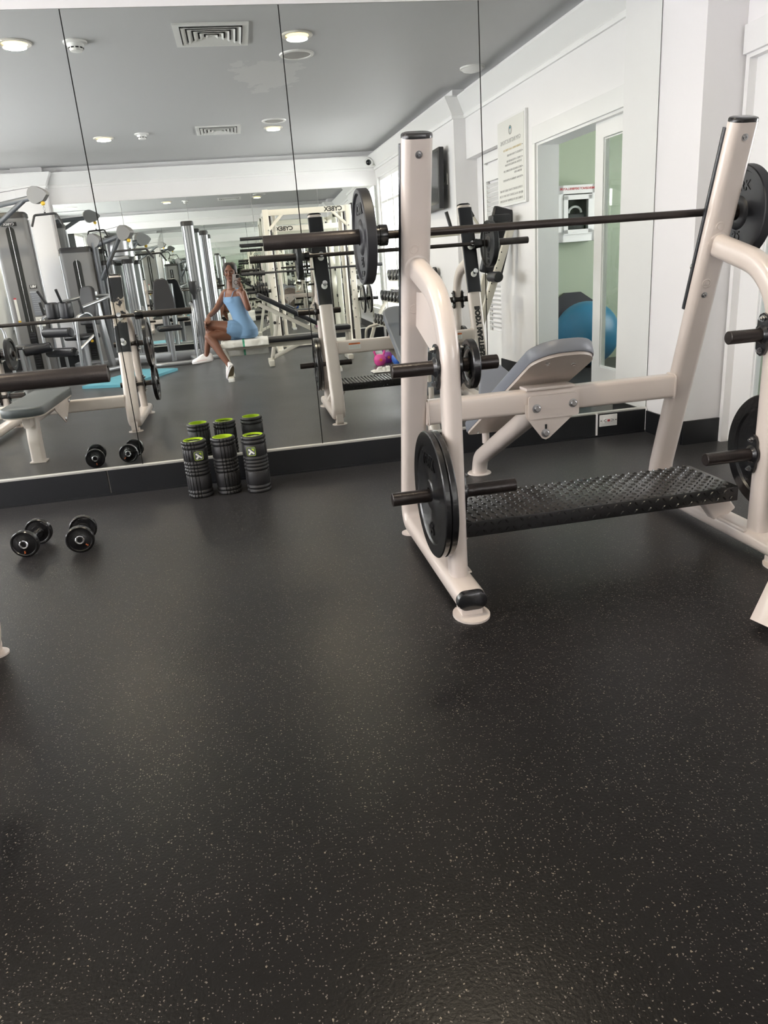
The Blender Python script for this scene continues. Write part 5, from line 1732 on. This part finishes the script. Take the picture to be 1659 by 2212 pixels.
# left hand resting over the raised knee
P0 = W1
palm = V((-.405, -4.530, .692))
b.ball(P0.lerp(palm, .55), 1, 3, (.040, .034, .020), (palm - P0).to_track_quat('X', 'Z').to_matrix())
b.ball(palm, 1, 3, (.038, .044, .020), (palm - P0).to_track_quat('X', 'Z').to_matrix())
for i in range(4):
    o_ = -.030 + i * .020
    L_ = (.92, 1.0, .96, .78)[i]
    r0 = palm + V((-.018, o_, -.004))
    finger(r0, [r0 + V((-.016, .002, -.032)) * L_, r0 + V((-.016, .005, -.064)) * L_, r0 + V((-.006, .008, -.092)) * L_])
r0 = P0.lerp(palm, .45) + V((.006, .024, -.006))
finger(r0, [r0 + V((.0, .024, -.022)), r0 + V((-.004, .030, -.048))], .0105, .008)
# right hand round the phone
PC = CAM - CF * .0075 + CR * (-.0165) + CU * (-.066)
def ph(r, u, f): return PC + CR * r + CU * u + CF * f
palm2 = ph(.030, -.045, -.036)
b.ball(W2.lerp(palm2, .5), 1, 3, (.036, .026, .024), (palm2 - W2).to_track_quat('X', 'Z').to_matrix())
b.ball(palm2, 1, 3, (.040, .032, .020), (palm2 - W2).to_track_quat('X', 'Z').to_matrix())
for i in range(4):
    u0 = .030 - i * .0225
    finger(ph(.040, u0 - .012, -.030), [ph(.053, u0 - .004, -.014), ph(.051, u0 + .002, .008), ph(.033, u0 + .000, .0145), ph((.018, .012, .014, .020)[i], u0 - .004, .0148)], .0088, .0066)
finger(ph(.016, -.050, -.040), [ph(.0, -.036, -.030), ph(-.016, -.020, -.018), ph(-.024, -.002, -.014)], .0108, .0078)
body = remesh(b, 'body', M['skin'], her, .0042, 7)

# romper
b = MB()
torso(b, body_secs(.0065, 0, 7))
for s in (-1, 1):
    b.ball(V((-.075, -4.70, .898)) + fdir * .060 + sdir * s * .056, .0465, 3)
for h, k in ((HR, K1), (HL, K2)):
    limb(b, [h, h.lerp(k, .20), h.lerp(k, .34)], [.0985, .0985, .095])
remesh(b, 'romper', M['romper'], her, .006, 4)
b = MB()
for s in (-1, 1):
    p0 = V((-.075, -4.70, .935)) + fdir * .090 + sdir * s * .068
    p1 = V((-.080, -4.715, 1.003)) + fdir * .052 + sdir * s * .082
    p2 = V((-.080, -4.715, 1.012)) + sdir * s * .088
    p3 = V((-.075, -4.71, .950)) - fdir * .088 + sdir * s * .065
    b.sweep(fillet([p0, p1, p2, p3], .03, 5), rrect(.010, .003, .001, 1))
b.build('shoulder_strap', M['romper'], her, kind='stuff')
# hair pulled back from a centre parting
b = MB()
def hb2(x, y, z, rx, ry, rz): b.ball(hp(x, y, z), 1, 3, (rx, ry, rz), HM)
for s in (-1, 1):
    hb2(s * .028, -.020, .052, .052, .086, .068)
    hb2(s * .058, -.014, .022, .022, .055, .052)
hb2(0, -.018, .056, .056, .082, .062)
hb2(0, -.055, .015, .066, .055, .075)
hb2(0, -.108, -.010, .036, .034, .036)
remesh(b, 'hair', M['hair'], her, .004, 4)
for s in (-1, 1):
    b = MB().ball(hp(s * .0285, .0795, .0115), 1, 3, (.0125, .0085, .0058), HM)
    e = b.build('eye', M['sclera'], her)
    MB().ball(hp(s * .0275, .0868, .0115), .0044, 2).build('iris', M['eye'], e)
    MB().sweep([hp(s * .012, .087, .028), hp(s * .028, .087, .033), hp(s * .046, .074, .028)], rrect(.004, .005, .001, 1)).build('eyebrow', M['hair'], her)
    MB().sweep([hp(s * .0165, .0855, .0135), hp(s * .0285, .0890, .0185), hp(s * .0405, .0815, .0135)], circ(.0017, 6)).build('eyelash', M['hair'], her)
b = MB()
b.ball(hp(0, .0885, -.0475), 1, 3, (.0195, .0075, .0048), HM)
b.ball(hp(0, .0885, -.0560), 1, 3, (.0170, .0080, .0058), HM)
b.build('lips', M['lips'], her)
MB().ball(hp(-.079, .004, -.026), .006, 2).build('earring', M['chrome'], her)
# sneakers
def shoe(heel, toe, up, label=None):
    heel, toe, up = V(heel), V(toe), V(up)
    d = (toe - heel).normalized()
    s_ = d.cross(up).normalized()
    u = s_.cross(d).normalized()
    L_ = .252
    def q(x, y, z): return heel + d * (x * L_) + s_ * y + u * z
    root = MB()
    outline = []
    for i in range(40):
        a = 2 * pi * i / 40
        x = .5 + .5 * cos(a)
        wdt = .036 + .010 * math.exp(-((x - .72) / .22) ** 2)
        outline.append((x * L_, sin(a) * wdt * (1 if abs(cos(a)) < .9 else 1)))
    rings = []
    xs = [0, .04, .12, .25, .38, .5, .62, .74, .86, .94, .985]
    hs = [.055, .072, .080, .078, .076, .074, .060, .044, .034, .026, .012]
    ws = [.018, .029, .033, .034, .035, .038, .042, .043, .038, .026, .012]
    for x, h_, w_ in zip(xs, hs, ws):
        ring = []
        for k in range(24):
            a = 2 * pi * k / 24
            yy = cos(a) * w_ * (1 - .30 * max(0, sin(a)))
            zz = .018 + (h_ if sin(a) > 0 else .004) * (abs(sin(a)) ** .8) * (1 if sin(a) > 0 else -1)
            ring.append(q(x, yy, zz))
        rings.append(ring)
    sh = root.loft(rings).build('sneaker', M['canvas'], her, ang=1.2)
    MB().prism(outline, heel + u * .013, d, s_, u * .026).build('rubber_sole', M['canvas'], sh)
    MB().prism([(x * 1.002 - .0003, y * 1.012) for x, y in outline], heel + u * .0255, d, s_, u * .0022).build('red_line', M['redline'], sh)
    MB().prism([(x * 1.002 - .0003, y * 1.012) for x, y in outline], heel + u * .006, d, s_, u * .0020).build('navy_line', M['blueline'], sh)
    MB().prism([(x * .97 + .003, y * .94) for x, y in outline], heel - u * .0015, d, s_, u * .004).build('outsole', M['sole'], sh)
    b = MB()
    for k in range(5):
        x = .40 + k * .065
        h_ = .094 - k * .0085
        b.sweep([q(x, -.020, h_ - .008), q(x + .02, 0, h_ + .001), q(x, .020, h_ - .008)], circ(.0028, 6))
    b.build('laces', M['white'], sh, kind='stuff')
    b = MB()
    for k in range(5):
        for sg in (-1, 1):
            p = q(.39 + k * .065, sg * .025, .083 - k * .0085)
            b.cyl(p - s_ * .001, p + (u + s_ * sg) * .0012, .003, n=8)
    b.build('eyelets', M['ink'], sh, kind='stuff')
    return sh
n1 = (A1 - K1).normalized()
shoe((-.405, -4.648, .240), (-.645, -4.652, .222), (.15, 0, 1))
shoe((-.188, -4.345, .190), (-.248, -4.505, .005), (-.45, -.50, .55))

# the phone
phone = thing('smartphone', 'smartphone in grey case with black ring, held up in her hand', 'phone', PC)
PM = Matrix((CR, CU, CF)).transposed()
MB().box(PC, (.078, .158, .010), rot=PM, bev=.0045).build('case', M['case'], phone)
b = MB()
ol = rrect(.079, .159, .011, 5)
b.sweep([PC + CR * x + CU * y + CF * .0008 for x, y in ol], circ(.0018, 8), closed=True, cap=False)
b.build('bumper', M['blackrub'], phone)
MB().box(ph(.0165, .056, .0035), (.036, .036, .005), rot=PM, bev=.002).build('camera_module', M['blackrub'], phone)
for r, u in ((.008, .064), (.025, .048), (.008, .048)):
    MB().lathe([(.0062, 0), (.0062, .0012), (.005, .0014), (0, .0012)], ph(r, u, .0058), CF, 20).build('lens', M['screenb'], phone)
b = MB()
b.lathe([(.0262, 0), (.0262, .0008), (.0215, .0008), (.0215, 0)], ph(0, -.012, .0049), CF, 40, cap=False)
b.build('magnet_ring', M['inkb'], phone)
MB().box(ph(0, -.048, .0052), (.004, .016, .0006), rot=PM).build('magnet_bar', M['inkb'], phone)
MB().box(ph(0, 0, -.0054), (.071, .150, .0006), rot=PM).build('screen', M['screenb'], phone)
